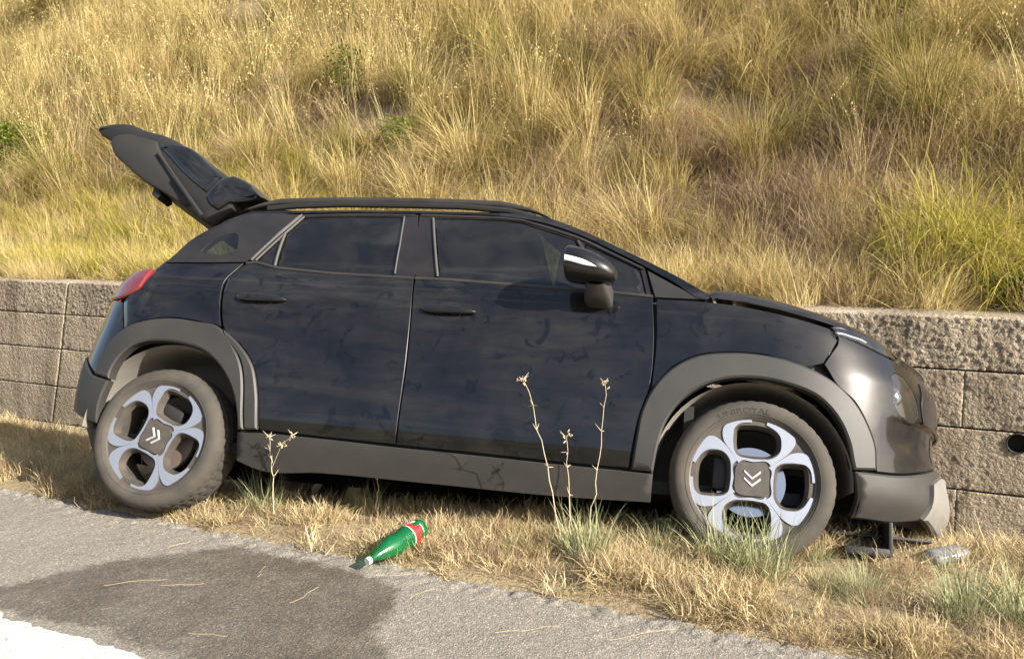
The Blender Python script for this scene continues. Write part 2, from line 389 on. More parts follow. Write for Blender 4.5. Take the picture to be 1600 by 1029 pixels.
def block(name, t0, t1, z0, z1, parent, fine=True, rough=1., depth=.42, seed=0, k0=0., k1=0.):
    """rough cast face: displaced front + top, plain back"""
    st = .0095 if fine else .12
    nt_ = max(3, int((t1-t0)/st)); nz = max(4, int((z1-z0)/st)); nd_ = 16 if fine else 4
    prof = [(0., z) for z in np.linspace(z0, z1, nz)] + [(dd, z1) for dd in np.linspace(0, depth, nd_)[1:]] + [(depth, z0)]
    prof = np.array(prof); T = np.linspace(t0, t1, nt_)
    TT, K = np.meshgrid(T, np.arange(len(prof)), indexing='ij')
    DD = prof[K, 0]; ZZ = prof[K, 1]
    pz = ZZ+DD
    n1 = fbm(TT*85, pz*85, 40+seed, 3)-.45; n2 = fbm(TT*3, pz*3, 50+seed, 3)-.47
    edge = np.minimum(np.minimum(TT-t0, t1-TT), np.minimum(ZZ-z0+DD*10, np.where(DD > 0, 1, z1-ZZ)))
    rnd = np.exp(-np.clip(edge, 0, None)/.006)*.0028*(.5+fbm(TT*17, pz*17, 60, 2))
    chip = np.clip(fbm(TT*8, pz*8, 71, 3)-.58, 0, 1)*.10*np.exp(-np.clip(edge, 0, None)/.03)
    dd = -(n1*.012*rough+n2*.018) + rnd + chip
    onface = DD < 1e-6
    topf = (~onface) & (ZZ > z1-1e-6)
    D2 = np.where(onface, DD+dd, DD); Z2 = np.where(topf, ZZ-np.abs(dd)*.9-.003, ZZ)
    corner = onface & (ZZ > z1-1e-6); Z2 = np.where(corner, z1-.012-np.abs(dd)*.6, Z2); D2 = np.where(corner, D2+.010, D2)
    U = (TT-t0)/(t1-t0); TT = TT + (Z2-.83)*(k0*(1-U)+k1*U)
    X, Y = td(TT, DW+D2)
    n = len(prof); v = np.stack([X, Y, Z2], -1).reshape(-1, 3); f = grid_faces(nt_, n)
    if t0 < HOLE[0] < t1 and z0 < HOLE[1] < z1:
        tt = TT.ravel(); zz = Z2.ravel(); on = onface.ravel()
        f = [q for q in f if not (on[q[0]] and on[q[2]] and np.hypot(np.mean(tt[list(q)])-HOLE[0], np.mean(zz[list(q)])-HOLE[1]) < HOLE[2]+.006)]
    f += [tuple(range(n)), tuple((nt_-1)*n+k for k in range(n-1, -1, -1))]
    return mesh_obj(name, v, f, CONC, parent)
wl = empty('concrete_wall', (*td(-1.5, DW), -.4)); wl.rotation_euler = (0, 0, 0)
tag(wl, 'long low weathered concrete retaining wall behind the black car', 'wall')
def build_wall():
    inv = Matrix.Translation(-wl.location)
    zs = [(.5403, ZW), (.2203, .5397), (-.1297, .2197), (-.4797, -.1303), (-.85, -.4803)]
    # breaks along the wall in each course (t): the deep gap runs through every course
    GAP = -6.93
    brk = [[-14, -11, GAP, -5.2, -1.9, 3.0, 6], [-14, -10.7, GAP, -5.9, -2.9, .225, 2.4, 6], [-14, -11.2, GAP, -5.0, -1.2, 3.2, 6],
           [-14, -10.4, GAP, -5.7, -2.2, .22, 3.6, 6], [-14, -11, GAP, -4.8, -1.4, 2.8, 6]]
    for i, (z0, z1) in enumerate(zs):
        B_ = [-60, -48, -37, -28, -20] + brk[i] + [9, 14, 22, 30]
        for a, b in zip(B_[:-1], B_[1:]):
            g0 = .012 if abs(a-GAP) < .01 else .0003; g1 = .012 if abs(b-GAP) < .01 else .0003
            vis = b > -9.9 and a < 2.5
            o = block('concrete_block', a+g0, b-g1, z0, z1, wl, fine=vis, rough=[1.7, 1.1, .9, .9, .9][i], seed=i*3, k0=.25*(abs(a-GAP) < .01), k1=.25*(abs(b-GAP) < .01))
            o.matrix_parent_inverse = inv
    # core behind the joints
    v = []; 
    for t in (-60, 30):
        for d, z in ((DW+.06, -1.), (DW+.06, ZW-.03), (DW+.40, ZW-.03), (DW+.40, -1.)): v.append((*td(t, d), z))
    m = simple('joint_mortar', (.11, .09, .07), .95, scale=60, bump=.5)
    o = mesh_obj('wall_core', v, [(0, 1, 5, 4), (1, 2, 6, 5), (2, 3, 7, 6), (0, 3, 2, 1), (4, 5, 6, 7)], m, wl, smooth=False); o.matrix_parent_inverse = inv
    # weep hole
    c = Vector((*td(HOLE[0], DW), HOLE[1])); ax = Vector((MX[0], MX[1], 0)); s = Vector((EX[0], EX[1], 0))
    M = Matrix.Translation(c) @ Matrix(((s.x, ax.x, 0, 0), (s.y, ax.y, 0, 0), (0, 0, 1, 0), (0, 0, 0, 1)))
    o = MB().lathe([(.0001, .058), (.049, .058), (.050, -.002), (.053, -.005), (.056, -.002), (.057, .05)], 36, 'y', M).build('drain_pipe', simple('pipe_dark', (.018, .018, .018), .8), wl)
    o.matrix_parent_inverse = inv
build_wall()
# ------------------------------------------------------------------ the car body: side surface S(s, z), s = length along the plan outline
def itp(x, xs, ys):
    x = np.asarray(x, float); xs = np.asarray(xs, float); ys = np.asarray(ys, float)
    h = np.diff(xs); d = np.diff(ys)/h
    m = np.zeros(len(xs)); m[0] = d[0]; m[-1] = d[-1]
    for i in range(1, len(xs)-1):
        m[i] = 0 if d[i-1]*d[i] <= 0 else 2*d[i-1]*d[i]/(d[i-1]+d[i])
    i = np.clip(np.searchsorted(xs, x)-1, 0, len(xs)-2)
    t = np.clip((x-xs[i])/h[i], 0, 1)
    return ((1+2*t)*(1-t)**2*ys[i]+t*(1-t)**2*h[i]*m[i]+t*t*(3-2*t)*ys[i+1]+t*t*(t-1)*h[i]*m[i+1])
def _plan():
    pts = []; b = .85
    for th in np.linspace(np.pi/2, 0, 60)[:-1]:
        n = 2.9; pts.append((-.15-.565*np.sin(th)**(2/n), b*np.cos(th)**(2/n)))
    for x in np.linspace(-.15, 2.65, 60)[:-1]: pts.append((x, b+.012*np.sin((x+.15)/2.8*np.pi)))
    for th in np.linspace(0, np.pi/2, 80):
        n = 2.35; pts.append((2.65+.79*np.sin(th)**(2/n), b*np.cos(th)**(2/n)))
    p = np.array(pts); L = np.r_[0, np.cumsum(np.hypot(*np.diff(p, axis=0).T))]
    return p, L-np.interp(1.3, p[60:118, 0], L[60:118])+1.3
PLAN, SL = _plan()
S0, S1 = SL[0]+.002, SL[-1]-.002
ZT = [.15, .25, .32, .45, .60, .75, .90, 1.0, 1.06, 1.10, 1.20, 1.30, 1.40, 1.48, 1.54, 1.60]
YT = [-.085, -.042, -.016, .003, .008, .004, -.008, -.022, -.040, -.062, -.098, -.140, -.187, -.228, -.27, -.33]
ZF = [.15, .25, .32, .45, .60, .75, .85, .95, 1.02, 1.1]
DF = [-.08, .01, .03, .012, .012, .012, -.02, -.07, -.18, -.28]
ZR = [.2, .3, .4, .5, .6, .7, .8, .9, 1.0, 1.1, 1.2, 1.3, 1.4, 1.5, 1.6]
DR = [.09, .06, .035, .03, .035, .052, .07, .08, .10, .15, .22, .32, .45, .62, .85]
def sm(t):
    t = np.clip(t, 0, 1); return t*t*(3-2*t)
def S(s, z):
    s = np.asarray(s, float); z = np.asarray(z, float)
    x = np.interp(s, SL, PLAN[:, 0]); y = np.interp(s, SL, PLAN[:, 1])
    x2 = x + sm((x-2.3)/1.14)*itp(z, ZF, DF) + sm((.55-x)/1.25)*itp(z, ZR, DR)
    return np.stack([x2, y+itp(z, ZT, YT)*np.clip(y/.6, 0, 1), z+0*x2], -1)
def SN(s, z):
    e = 2e-3
    a = S(s+e, z)-S(s-e, z); b = S(s, z+e)-S(s, z-e)
    n = np.cross(a, b); n /= np.linalg.norm(n, axis=-1, keepdims=True)+1e-12
    ps = S(s, z)-np.array([1.3, 0, 0]); sg = np.sign((n*np.array([.3, 1, 0])*ps).sum(-1, keepdims=True)); sg[sg == 0] = 1
    return n*sg

def smooth_poly(P, step=.025, corner=32):
    """closed polygon -> resampled outline; gentle turns become curves, sharp turns stay corners"""
    P = np.array(P, float); n = len(P)
    T = np.zeros((n, 2)); sharp = np.zeros(n, bool)
    for i in range(n):
        a = P[i]-P[i-1]; b = P[(i+1) % n]-P[i]
        la, lb = np.linalg.norm(a)+1e-9, np.linalg.norm(b)+1e-9
        ang = math.degrees(math.acos(max(-1, min(1, (a@b)/(la*lb)))))
        sharp[i] = ang > corner
        T[i] = (a/la*lb+b/lb*la)/(la+lb)
    out = []
    for i in range(n):
        j = (i+1) % n; p, q = P[i], P[j]; L = np.linalg.norm(q-p)
        u = (q-p)/(L+1e-9)
        m0 = (u if sharp[i] else T[i])*L; m1 = (u if sharp[j] else T[j])*L
        k = max(1, int(round(L/step)))
        for t in np.arange(k)/k:
            out.append((2*t**3-3*t*t+1)*p+(t**3-2*t*t+t)*m0+(-2*t**3+3*t*t)*q+(t**3-t*t)*m1)
    return np.array(out)
def area(P): return .5*np.sum(P[:, 0]*np.roll(P[:, 1], -1)-np.roll(P[:, 0], -1)*P[:, 1])
def inset(P, g):
    if area(P) < 0: P = P[::-1]
    a = P-np.roll(P, 1, 0); b = np.roll(P, -1, 0)-P
    na = np.stack([-a[:, 1], a[:, 0]], -1); nb = np.stack([-b[:, 1], b[:, 0]], -1)
    na /= np.linalg.norm(na, axis=1, keepdims=True)+1e-9; nb /= np.linalg.norm(nb, axis=1, keepdims=True)+1e-9
    h = na+nb; l = (h*h).sum(1, keepdims=True)
    return P+g*2*h/np.maximum(l, .6)
def inside(px, py, poly): return poly_sd(np.asarray(px, float), np.asarray(py, float), poly) > 0
def panel(name, poly, mat, parent, off=0., gap=.0022, skirt=.022, holes=(), res=.028, edge=.0018, step=.025, corner=32, offf=None):
    ring0 = inset(smooth_poly(poly, step, corner), gap)
    rings = [(ring0, -skirt), (ring0, -edge)]
    top = inset(ring0, edge)
    hs = [smooth_poly(h, step, corner) for h in holes]
    hs = [h if area(h) > 0 else h[::-1] for h in hs]
    x0, y0 = top.min(0); x1, y1 = top.max(0)
    gx, gy = np.meshgrid(np.arange(x0, x1, res), np.arange(y0, y1, res*.9)); gx = gx+(np.arange(gx.shape[0])[:, None] % 2)*res*.5
    gx, gy = gx.ravel(), gy.ravel()
    ok = poly_sd(gx, gy, top) > res*.45
    for h in hs: ok &= poly_sd(gx, gy, h) < -res*.45
    pts = [Vector(p) for p in top]; edges = [(i, (i+1) % len(top)) for i in range(len(top))]
    for h in hs:
        k = len(pts); pts += [Vector(p) for p in h]; edges += [(k+i, k+(i+1) % len(h)) for i in range(len(h))]
    nb = len(pts)
    pts += [Vector(p) for p in zip(gx[ok], gy[ok])]
    vs, es, fs, _, _, _ = delaunay_2d_cdt(pts, edges, [], 0, 1e-6)
    V2 = np.array([tuple(v) for v in vs])
    F = np.array([f for f in fs]); cen = V2[F].mean(1)
    keep = poly_sd(cen[:, 0], cen[:, 1], top) > -1e-6
    for h in hs: keep &= poly_sd(cen[:, 0], cen[:, 1], h) < 0
    F = F[keep]
    o_ = off if offf is None else off+offf(V2[:, 0], V2[:, 1])
    P3 = S(V2[:, 0], V2[:, 1])+SN(V2[:, 0], V2[:, 1])*(np.broadcast_to(np.asarray(o_, float), (len(V2),))[:, None])
    verts = P3.tolist(); faces = [tuple(f) for f in F]
    def add_ring(R, o):
        k = len(verts); p = S(R[:, 0], R[:, 1])+SN(R[:, 0], R[:, 1])*o; verts.extend(p.tolist()); return k
    def ring_z(R):
        return 0 if offf is None else offf(R[:, 0], R[:, 1])[:, None]
    n = len(top)
    a = add_ring(ring0, (off-edge*.8)+ring_z(ring0)); b = add_ring(ring0, (off-skirt)+ring_z(ring0))
    # nearest cdt vertices for the outline (cdt keeps input order for the first ones)
    faces += [(i, (i+1) % n, a+(i+1) % n, a+i) for i in range(n)]
    faces += [(a+i, a+(i+1) % n, b+(i+1) % n, b+i) for i in range(n)]
    k = n
    for h in hs:
        c = add_ring(h, (off-skirt)+ring_z(h)); m = len(h)
        faces += [(k+i, c+i, c+(i+1) % m, k+(i+1) % m) for i in range(m)]; k += m
    o = mesh_obj(name, verts, faces, mat, parent)
    bm = bmesh.new(); bm.from_mesh(o.data); bmesh.ops.recalc_face_normals(bm, faces=bm.faces[:])
    # make sure the outer skin faces outward
    bm.faces.ensure_lookup_table(); q = bm.faces[0]; c = q.calc_center_median()
    s_, z_ = cen[keep][0]
    if q.normal.dot(Vector(SN(s_, z_))) < 0: bmesh.ops.reverse_faces(bm, faces=bm.faces[:])
    bm.to_mesh(o.data); bm.free(); autosmooth(o, 18)
    return o
def strip(name, pts, w, mat, parent, off=.004, h=.006):
    """thin moulding that follows a line on the body surface"""
    P = np.array(pts, float); L = np.r_[0, np.cumsum(np.hypot(*np.diff(P, axis=0).T))]
    q = np.linspace(0, L[-1], max(2, int(L[-1]/.03)))
    p = np.stack([np.interp(q, L, P[:, i]) for i in (0, 1)], -1)
    t = np.gradient(p, axis=0); t /= np.linalg.norm(t, axis=1, keepdims=True)
    nrm = np.stack([-t[:, 1], t[:, 0]], -1); v = []
    for dw, o in ((-.5, off-h), (-.5, off), (-.3, off+h*.5), (.3, off+h*.5), (.5, off), (.5, off-h)):
        a = p+nrm*dw*w; v.append(S(a[:, 0], a[:, 1])+SN(a[:, 0], a[:, 1])*o)
    v = np.stack(v, 1); n = len(p)
    f = grid_faces(n, 6)
    o = mesh_obj(name, v.reshape(-1, 3), f, mat, parent)
    bm = bmesh.new(); bm.from_mesh(o.data); bmesh.ops.recalc_face_normals(bm, faces=bm.faces[:])
    q0 = bm.faces[:]; q0[2].normal_update()
    bm.to_mesh(o.data); bm.free(); return o
def loft(name, A, Bc, mat, parent, nv=17, crown=.06, lip=0., lipw=.03, power=1., thick=.0):
    """edge curve A (near side, Nx3) to centre curve Bc, mirrored: roof, windscreen, bonnet"""
    A = np.array(A); Bc = np.array(Bc); n = len(A)
    vs = np.r_[0, .004, lipw, np.linspace(lipw, 1, nv)[1:]] if np.any(lip) else np.linspace(0, 1, nv)
    rows = []
    for v in vs:
        P = A+(Bc-A)*v
        D = np.linalg.norm(Bc-A, axis=1)/.75
        z = crown*np.sin(min(v, 1)*math.pi/2)**power*np.clip(D, 0, 1)
        if np.any(lip): z = z + (lip if np.isscalar(lip) else np.array(lip))*min(1, math.sqrt(v/lipw) if v < lipw else 1)
        P = P.copy(); P[:, 2] += z; rows.append(P)
    half = np.stack(rows, 1)
    far = half[:, ::-1][:, 1:].copy(); far[..., 1] *= -1
    V = np.concatenate([half, far], 1); m = V.shape[1]
    o = mesh_obj(name, V.reshape(-1, 3), grid_faces(n, m), mat, parent)
    bm = bmesh.new(); bm.from_mesh(o.data); bmesh.ops.recalc_face_normals(bm, faces=bm.faces[:])
    if sum(q.normal.z*q.calc_area() for q in bm.faces) < 0: bmesh.ops.reverse_faces(bm, faces=bm.faces[:])
    bm.to_mesh(o.data); bm.free(); autosmooth(o, 45)
    return o
def resample(pts, n):
    P = np.array(pts, float); L = np.r_[0, np.cumsum(np.linalg.norm(np.diff(P, axis=0), axis=1))]
    q = np.linspace(0, L[-1], n); return np.stack([np.interp(q, L, P[:, i]) for i in range(P.shape[1])], -1)

CARM = Matrix(((0.97827, -0.17644, 0.10886, -1.49377), (-0.20452, -0.90728, 0.36743, 4.47179), (-0.03394, 0.38172, 0.92366, -0.20313), (0, 0, 0, 1)))
car = empty('car', mat=CARM)
tag(car, 'black compact crossover car with raised tailgate tilted on the verge against the wall', 'car')

# outlines on the side surface (s, z), metres
REAR_DOOR = [(0.388, 1.462), (0.703, 1.477), (1.011, 1.485), (1.096, 1.104), (1.112, 0.996), (1.136, 0.707), (1.136, 0.335), (0.795, 0.34), (0.503, 0.347), (0.472, 0.512), (0.427, 0.629), (0.341, 0.72), (0.229, 0.796), (0.21, 0.833), (0.172, 0.958), (0.161, 1.04), (0.200, 1.125), (0.235, 1.169), (0.295, 1.305)]
FRONT_DOOR = [(1.013, 1.486), (1.222, 1.49), (1.413, 1.485), (1.589, 1.459), (1.812, 1.382), (2.004, 1.282), (2.125, 1.214), (2.17, 1.056), (2.191, 0.844), (2.183, 0.651), (2.154, 0.54), (2.139, 0.453), (2.125, 0.323), (1.858, 0.323), (1.509, 0.329), (1.138, 0.333), (1.138, 0.708), (1.114, 0.996), (1.098, 1.104)]
BELT_R = [(0.215, 1.140), (0.262, 1.150), (0.398, 1.122), (0.702, 1.103), (1.096, 1.098)]
BELT_F = [(1.100, 1.098), (1.25, 1.099), (1.55, 1.089), (1.90, 1.078), (2.17, 1.062)]
REAR_PANE = [(0.41, 1.436), (0.711, 1.455), (0.944, 1.46), (0.971, 1.293), (0.992, 1.113), (0.702, 1.109), (0.398, 1.127), (0.353, 1.332)]
REAR_SMALL = [(0.346, 1.315), (0.382, 1.133), (0.261, 1.159)]
FRONT_PANE = [(1.1, 1.458), (1.419, 1.46), (1.52, 1.452), (1.614, 1.419), (1.801, 1.354), (1.838, 1.291), (1.899, 1.084), (1.55, 1.094), (1.204, 1.106)]
FRONT_SMALL = [(1.845, 1.333), (1.985, 1.266), (2.104, 1.206), (2.142, 1.071), (1.916, 1.081), (1.862, 1.263)]
SAIL = [(2.132, 1.205), (2.26, 1.131), (2.385, 1.062), (2.178, 1.060)]
CPILLAR = [(-0.326, 1.128), (-0.326, 1.189), (-0.377, 1.289), (-0.412, 1.408), (-0.263, 1.455), (0.376, 1.459), (0.287, 1.305), (0.224, 1.168), (0.196, 1.148), (-0.023, 1.138)]
QGLASS = [(-0.158, 1.199), (-0.166, 1.239), (-0.161, 1.281), (-0.068, 1.322), (0.022, 1.29), (0.086, 1.226), (0.059, 1.202)]
QUARTER = [(-0.32, 1.124), (-0.017, 1.134), (0.196, 1.143), (0.165, 1.08), (0.152, 1.036), (0.163, 0.954), (0.2, 0.833), (0.213, 0.802), (0.068, 0.823), (-0.081, 0.832), (-0.196, 0.816), (-0.306, 0.78), (-0.328, 0.766), (-0.408, 0.907), (-0.39, 0.935), (-0.325, 0.975), (-0.319, 1.056)]
TAIL = [(-0.335, 1.085), (-0.322, 1.011), (-0.327, 0.978), (-0.392, 0.938), (-0.62, 0.936), (-0.78, 0.93), (-0.78, 1.03), (-0.62, 1.062), (-0.48, 1.085)]
FENDER = [(2.185, 1.054), (2.432, 1.050), (2.696, 1.020), (2.85, .992), (2.95, 0.969), (2.956, 0.915), (2.912, .862), (2.867, 0.809), (2.798, 0.788), (2.64, 0.827), (2.497, 0.828), (2.377, 0.809), (2.272, 0.749), (2.208, 0.666), (2.191, 0.643), (2.198, 0.844)]
ARCHF_O = [(2.131, 0.319), (2.143, 0.443), (2.156, 0.548), (2.205, 0.666), (2.272, 0.746), (2.377, 0.806), (2.497, 0.826), (2.64, 0.824), (2.798, 0.786), (2.901, 0.736), (2.987, 0.661), (3.037, 0.584), (3.073, 0.495), (3.076, 0.408)]
ARCHF_I = [(2.978, 0.398), (2.952, 0.514), (2.902, 0.604), (2.832, 0.668), (2.728, 0.706), (2.616, 0.723), (2.5, 0.715), (2.384, 0.669), (2.307, 0.599), (2.258, 0.512), (2.234, 0.412), (2.222, 0.317)]
ARCHR_O = [(-0.302, 0.519), (-0.409, 0.542), (-0.401, 0.617), (-0.379, 0.696), (-0.304, 0.776), (-0.195, 0.813), (-0.08, 0.828), (0.069, 0.82), (0.219, 0.793)]
ARCHRD_O = [(0.23, 0.793), (0.341, 0.72), (0.427, 0.629), (0.472, 0.512), (0.5, 0.347)]
ARCHR_I = [(0.402, 0.339), (0.388, 0.412), (0.346, 0.515), (0.275, 0.604), (0.161, 0.679), (0.037, 0.708), (-0.082, 0.714), (-0.177, 0.703), (-0.238, 0.674), (-0.279, 0.619), (-0.303, 0.541)]
ARCHR_M = [(0.433, 0.342), (0.358, 0.648), (0.232, 0.784)]
SILL = [(0.4, 0.331), (0.434, 0.333), (0.795, 0.334), (1.131, 0.326), (1.509, 0.321), (1.858, 0.315), (2.123, 0.313), (2.223, 0.312), (2.218, 0.20), (1.916, 0.19), (1.253, 0.19), (0.801, 0.19), (0.497, 0.18), (0.395, 0.21)]
BUMP_F = [(2.958, 0.916), (2.968, 0.944), (3.056, 0.921), (3.154, 0.895), (3.27, 0.876), (3.45, .860), (S1, .85), (S1, .505), (3.576, 0.489), (3.356, 0.441), (3.177, 0.41), (3.080, 0.404), (3.076, 0.495), (3.040, 0.586), (2.991, 0.664), (2.904, 0.739), (2.868, 0.808), (2.914, .863)]
BUMP_FL = [(2.984, 0.396), (3.177, 0.405), (3.356, 0.436), (3.576, 0.484), (S1, .50), (S1, .25), (3.359, 0.250), (3.175, 0.221), (3.0, 0.218)]
DRL = [(2.963, 0.978), (3.027, 0.984), (3.083, 0.979), (3.164, 0.960), (3.226, 0.931), (3.262, 0.884), (3.154, 0.900), (3.056, 0.926), (2.972, 0.947)]
LAMP = [(3.17, 0.807), (3.208, 0.828), (3.251, 0.818), (3.304, 0.754), (3.333, 0.695), (3.337, 0.655), (3.305, 0.631), (3.204, 0.647), (3.168, 0.69)]
GRILLE = [(3.372, 0.815), (3.50, 0.80), (S1, .80), (S1, .64), (3.43, 0.640), (3.365, 0.648), (3.352, .70)]
RBUMP = [(-0.309, 0.781), (-0.331, 0.764), (-0.411, 0.905), (-0.50, .925), (-1.0, .925), (S0, .92), (S0, .645), (-0.594, 0.642), (-0.413, 0.545), (-0.405, 0.617), (-0.383, 0.699)]
RBUMPL = [(-0.409, 0.538), (-0.594, 0.636), (S0, .64), (S0, .38), (-0.6, .37), (-0.45, .335), (-0.356, 0.313), (-0.336, 0.419), (-0.303, 0.515)]

def both(o):
    mirror(o, car); return o
# doors
def make_door(name, outline, belt, panes, handle_c):
    lower = None
    top = [p for p in outline if p[1] > 1.20]
    # painted skin: below the belt line
    b = np.array(belt)
    low = [p for p in outline if p[1] < np.interp(p[0], b[:, 0], b[:, 1])-.012]
    i0 = min(range(len(outline)), key=lambda i: 0 if (outline[i] in low and outline[i-1] not in low) else 1)
    ordered = []
    n = len(outline); i = i0
    while outline[i % n] in low: ordered.append(outline[i % n]); i += 1
    fwd = ordered[0][0] > ordered[-1][0]
    sk = ordered + (list(belt) if ordered[-1][0] < ordered[0][0] else list(belt)[::-1])
    d = panel(name, sk, PAINT, car, res=.024)
    # upper frame with the panes cut out
    i = i0
    up = [outline[k % n] for k in range(i0, i0+n) if outline[k % n] not in low]
    up2 = up + (list(belt) if up[-1][0] < up[0][0] else list(belt)[::-1])
    hs = [inset(smooth_poly(p, .02, 40), -.002).tolist() for p in panes]
    panel('door_frame', up2, GLOSSB, d, off=-.002, holes=hs, gap=.0022, edge=.002, step=.02)
    for p in panes:
        panel('window_pane', p, GLASS_DARK if name == 'rear_door' else GLASS, d, off=-.007, gap=-.004, skirt=.003, edge=.0005)
    strip('belt_moulding', belt, .014, SEALM, d, off=.003)
    # handle: recess cup + pull bar
    cx, cz = handle_c
    th = np.linspace(0, 2*np.pi, 28, endpoint=False)
    cup = [(cx+.058*math.copysign(abs(math.cos(a))**.8, math.cos(a)), cz-.002+.046*math.copysign(abs(math.sin(a))**.9, math.sin(a))) for a in th]
    panel('handle_recess', cup, GLOSSB, d, off=.0015, gap=0, skirt=.004, edge=.001, res=.014,
          offf=lambda s, z: -.0*s)
    P = S(cx, cz); nrm = SN(np.array([cx]), np.array([cz]))[0]
    n1, n2 = 26, 14; V = []
    for u in np.linspace(-1, 1, n1):
        w = (1-abs(u)**3.2)**.5 if abs(u) < 1 else 0
        for k in range(n2):
            a = 2*math.pi*k/n2
            V.append((P[0]+u*.126, P[1]+.020+nrm[1]*0+.015*math.cos(a)*max(w, .02)-.012*u*u, P[2]+(.019-.004*u)*math.sin(a)*max(w, .02)+nrm[2]*.02-.002*u))
    o = mesh_obj('handle', V, grid_faces(n1, n2, False, True), PAINT, d)
    fix_normals(o)
    return d
def fix_normals(o):
    bm = bmesh.new(); bm.from_mesh(o.data); bmesh.ops.recalc_face_normals(bm, faces=bm.faces[:]); bm.to_mesh(o.data); bm.free()
rd = make_door('rear_door', REAR_DOOR, BELT_R, [REAR_PANE, REAR_SMALL], (.390, .948))
fd = make_door('front_door', FRONT_DOOR, BELT_F, [FRONT_PANE, FRONT_SMALL], (1.292, .938))
# light trims round the rear glass
strip('window_trim', [(.232, 1.160), (.30, 1.300), (.392, 1.452)], .012, TRIMM, rd, off=.005, h=.006)
strip('window_trim', [(.262, 1.158), (.346, 1.318), (.415, 1.440)], .008, TRIMM, rd, off=.005, h=.005)
strip('window_trim', [(.387, 1.130), (.352, 1.325)], .013, TRIMM, rd, off=.005, h=.006)
strip('window_trim', [(.948, 1.458), (.976, 1.293), (.998, 1.115)], .007, TRIMM, rd, off=.005, h=.005)
strip('window_trim', [(1.094, 1.456), (1.203, 1.110)], .011, TRIMM, fd, off=.005, h=.006)
strip('window_trim', [(1.810, 1.350), (1.846, 1.29), (1.906, 1.084)], .014, SEALM, fd, off=.001, h=.006)
strip('window_trim', [(.40, 1.448), (.71, 1.467), (1.0, 1.474)], .007, SEALM, rd, off=.002, h=.005)
strip('window_trim', [(1.03, 1.475), (1.419, 1.474), (1.53, 1.462), (1.63, 1.430), (1.81, 1.366), (2.0, 1.266), (2.12, 1.205)], .009, SEALM, fd, off=.003, h=.006)
both(rd); both(fd)
# fixed skin
both(panel('quarter_panel', QUARTER, PAINT, car))
both(panel('front_fender', FENDER, PAINT, car, res=.018, step=.015))
cp = panel('rear_pillar', CPILLAR, PILLARB, car, off=-.001, edge=.0008, holes=[inset(smooth_poly(QGLASS, .02, 60), -.0).tolist()], step=.02)
panel('quarter_window', QGLASS, GLASS_DARK, cp, off=-.003, gap=-.003, skirt=.002, edge=.0005, corner=70)
both(cp)
both(panel('mirror_triangle', SAIL, MATTB, car, off=-.001))
both(panel('sill_trim', SILL, CLAD, car, off=.006))
arch = both(panel('wheel_arch_trim', ARCHF_O + ARCHF_I, CLAD, car, off=.014, skirt=.05, edge=.008, corner=50, step=.02))
both(panel('wheel_arch_trim', ARCHR_O + ARCHR_M[::-1] + ARCHR_I, CLAD, car, off=.014, skirt=.05, edge=.008, corner=60, step=.02))
both(panel('door_arch_trim', ARCHRD_O + ARCHR_M, CLAD, car, off=.014, skirt=.02, edge=.008, corner=60, step=.02))
fb = panel('front_bumper', BUMP_F, PAINT, car, holes=[LAMP], res=.015, step=.015, offf=lambda s, z: -.016*sm((.640-z)/.022)*sm((s-3.10)/.16)*sm((z-.47)/.09))
panel('lower_bumper_trim', BUMP_FL, CLAD, fb, off=.008, skirt=.03, edge=.008)
SKIDP = [(3.40, .40), (3.50, .435), (S1, .44), (S1, .235), (3.44, .235), (3.33, .262), (3.36, .31)]
panel('skid_plate', SKIDP, SKID, fb, off=.034, skirt=.06, edge=.01)
panel('grille', GRILLE, GLOSSB, fb, off=.006, skirt=.01)
strip('grille_ridge', [(3.352, .642), (3.43, .635), (3.55, .634), (S1, .634)], .012, PAINT, fb, off=.008)
hl = panel('headlight', LAMP, GLASS and LENS, fb, off=-.001, gap=.002, skirt=.004, edge=.003, corner=60)
panel('headlight_housing', inset(smooth_poly(LAMP, .02, 60), -.004).tolist(), simple('lamp_housing', (.13, .125, .115), .3, metal=.4), hl, off=-.055, gap=0, skirt=-.05, edge=.001, corner=60)
pt = S(3.215, .735)-SN(np.array([3.215]), np.array([.735]))[0]*.045
nv = Vector(SN(np.array([3.225]), np.array([.735]))[0]); q = nv.to_track_quat('Y', 'Z').to_matrix().to_4x4()
MB().lathe([(.0001, .012), (.018, .016), (.032, .006), (.036, .018), (.040, .016), (.040, -.01)], 28, 'y', Matrix.Translation(Vector(pt)) @ q).build('reflector', CHROME, hl)
both(fb)
dl = panel('daytime_light', DRL, LENS, car, off=.002, skirt=.004, edge=.002, corner=60)
panel('light_strip', [(2.985, .970), (3.03, .973), (3.07, .966), (3.11, .962), (3.14, .948), (3.13, .942), (3.10, .950), (3.06, .954), (3.02, .960), (2.99, .958)], WHITEL, dl, off=-.012, skirt=.01, edge=.002, corner=60)
panel('lamp_tray', DRL, GLOSSB, dl, off=-.022, gap=-.002, skirt=.004, edge=.001, corner=60)
both(dl)
rb = panel('rear_bumper', RBUMP, PAINT, car)
panel('lower_bumper_trim', RBUMPL, CLAD, rb, off=.010, skirt=.04, edge=.008)
both(rb)
both(panel('tail_light', TAIL, REDL, car, off=.010, edge=.008, corner=60))

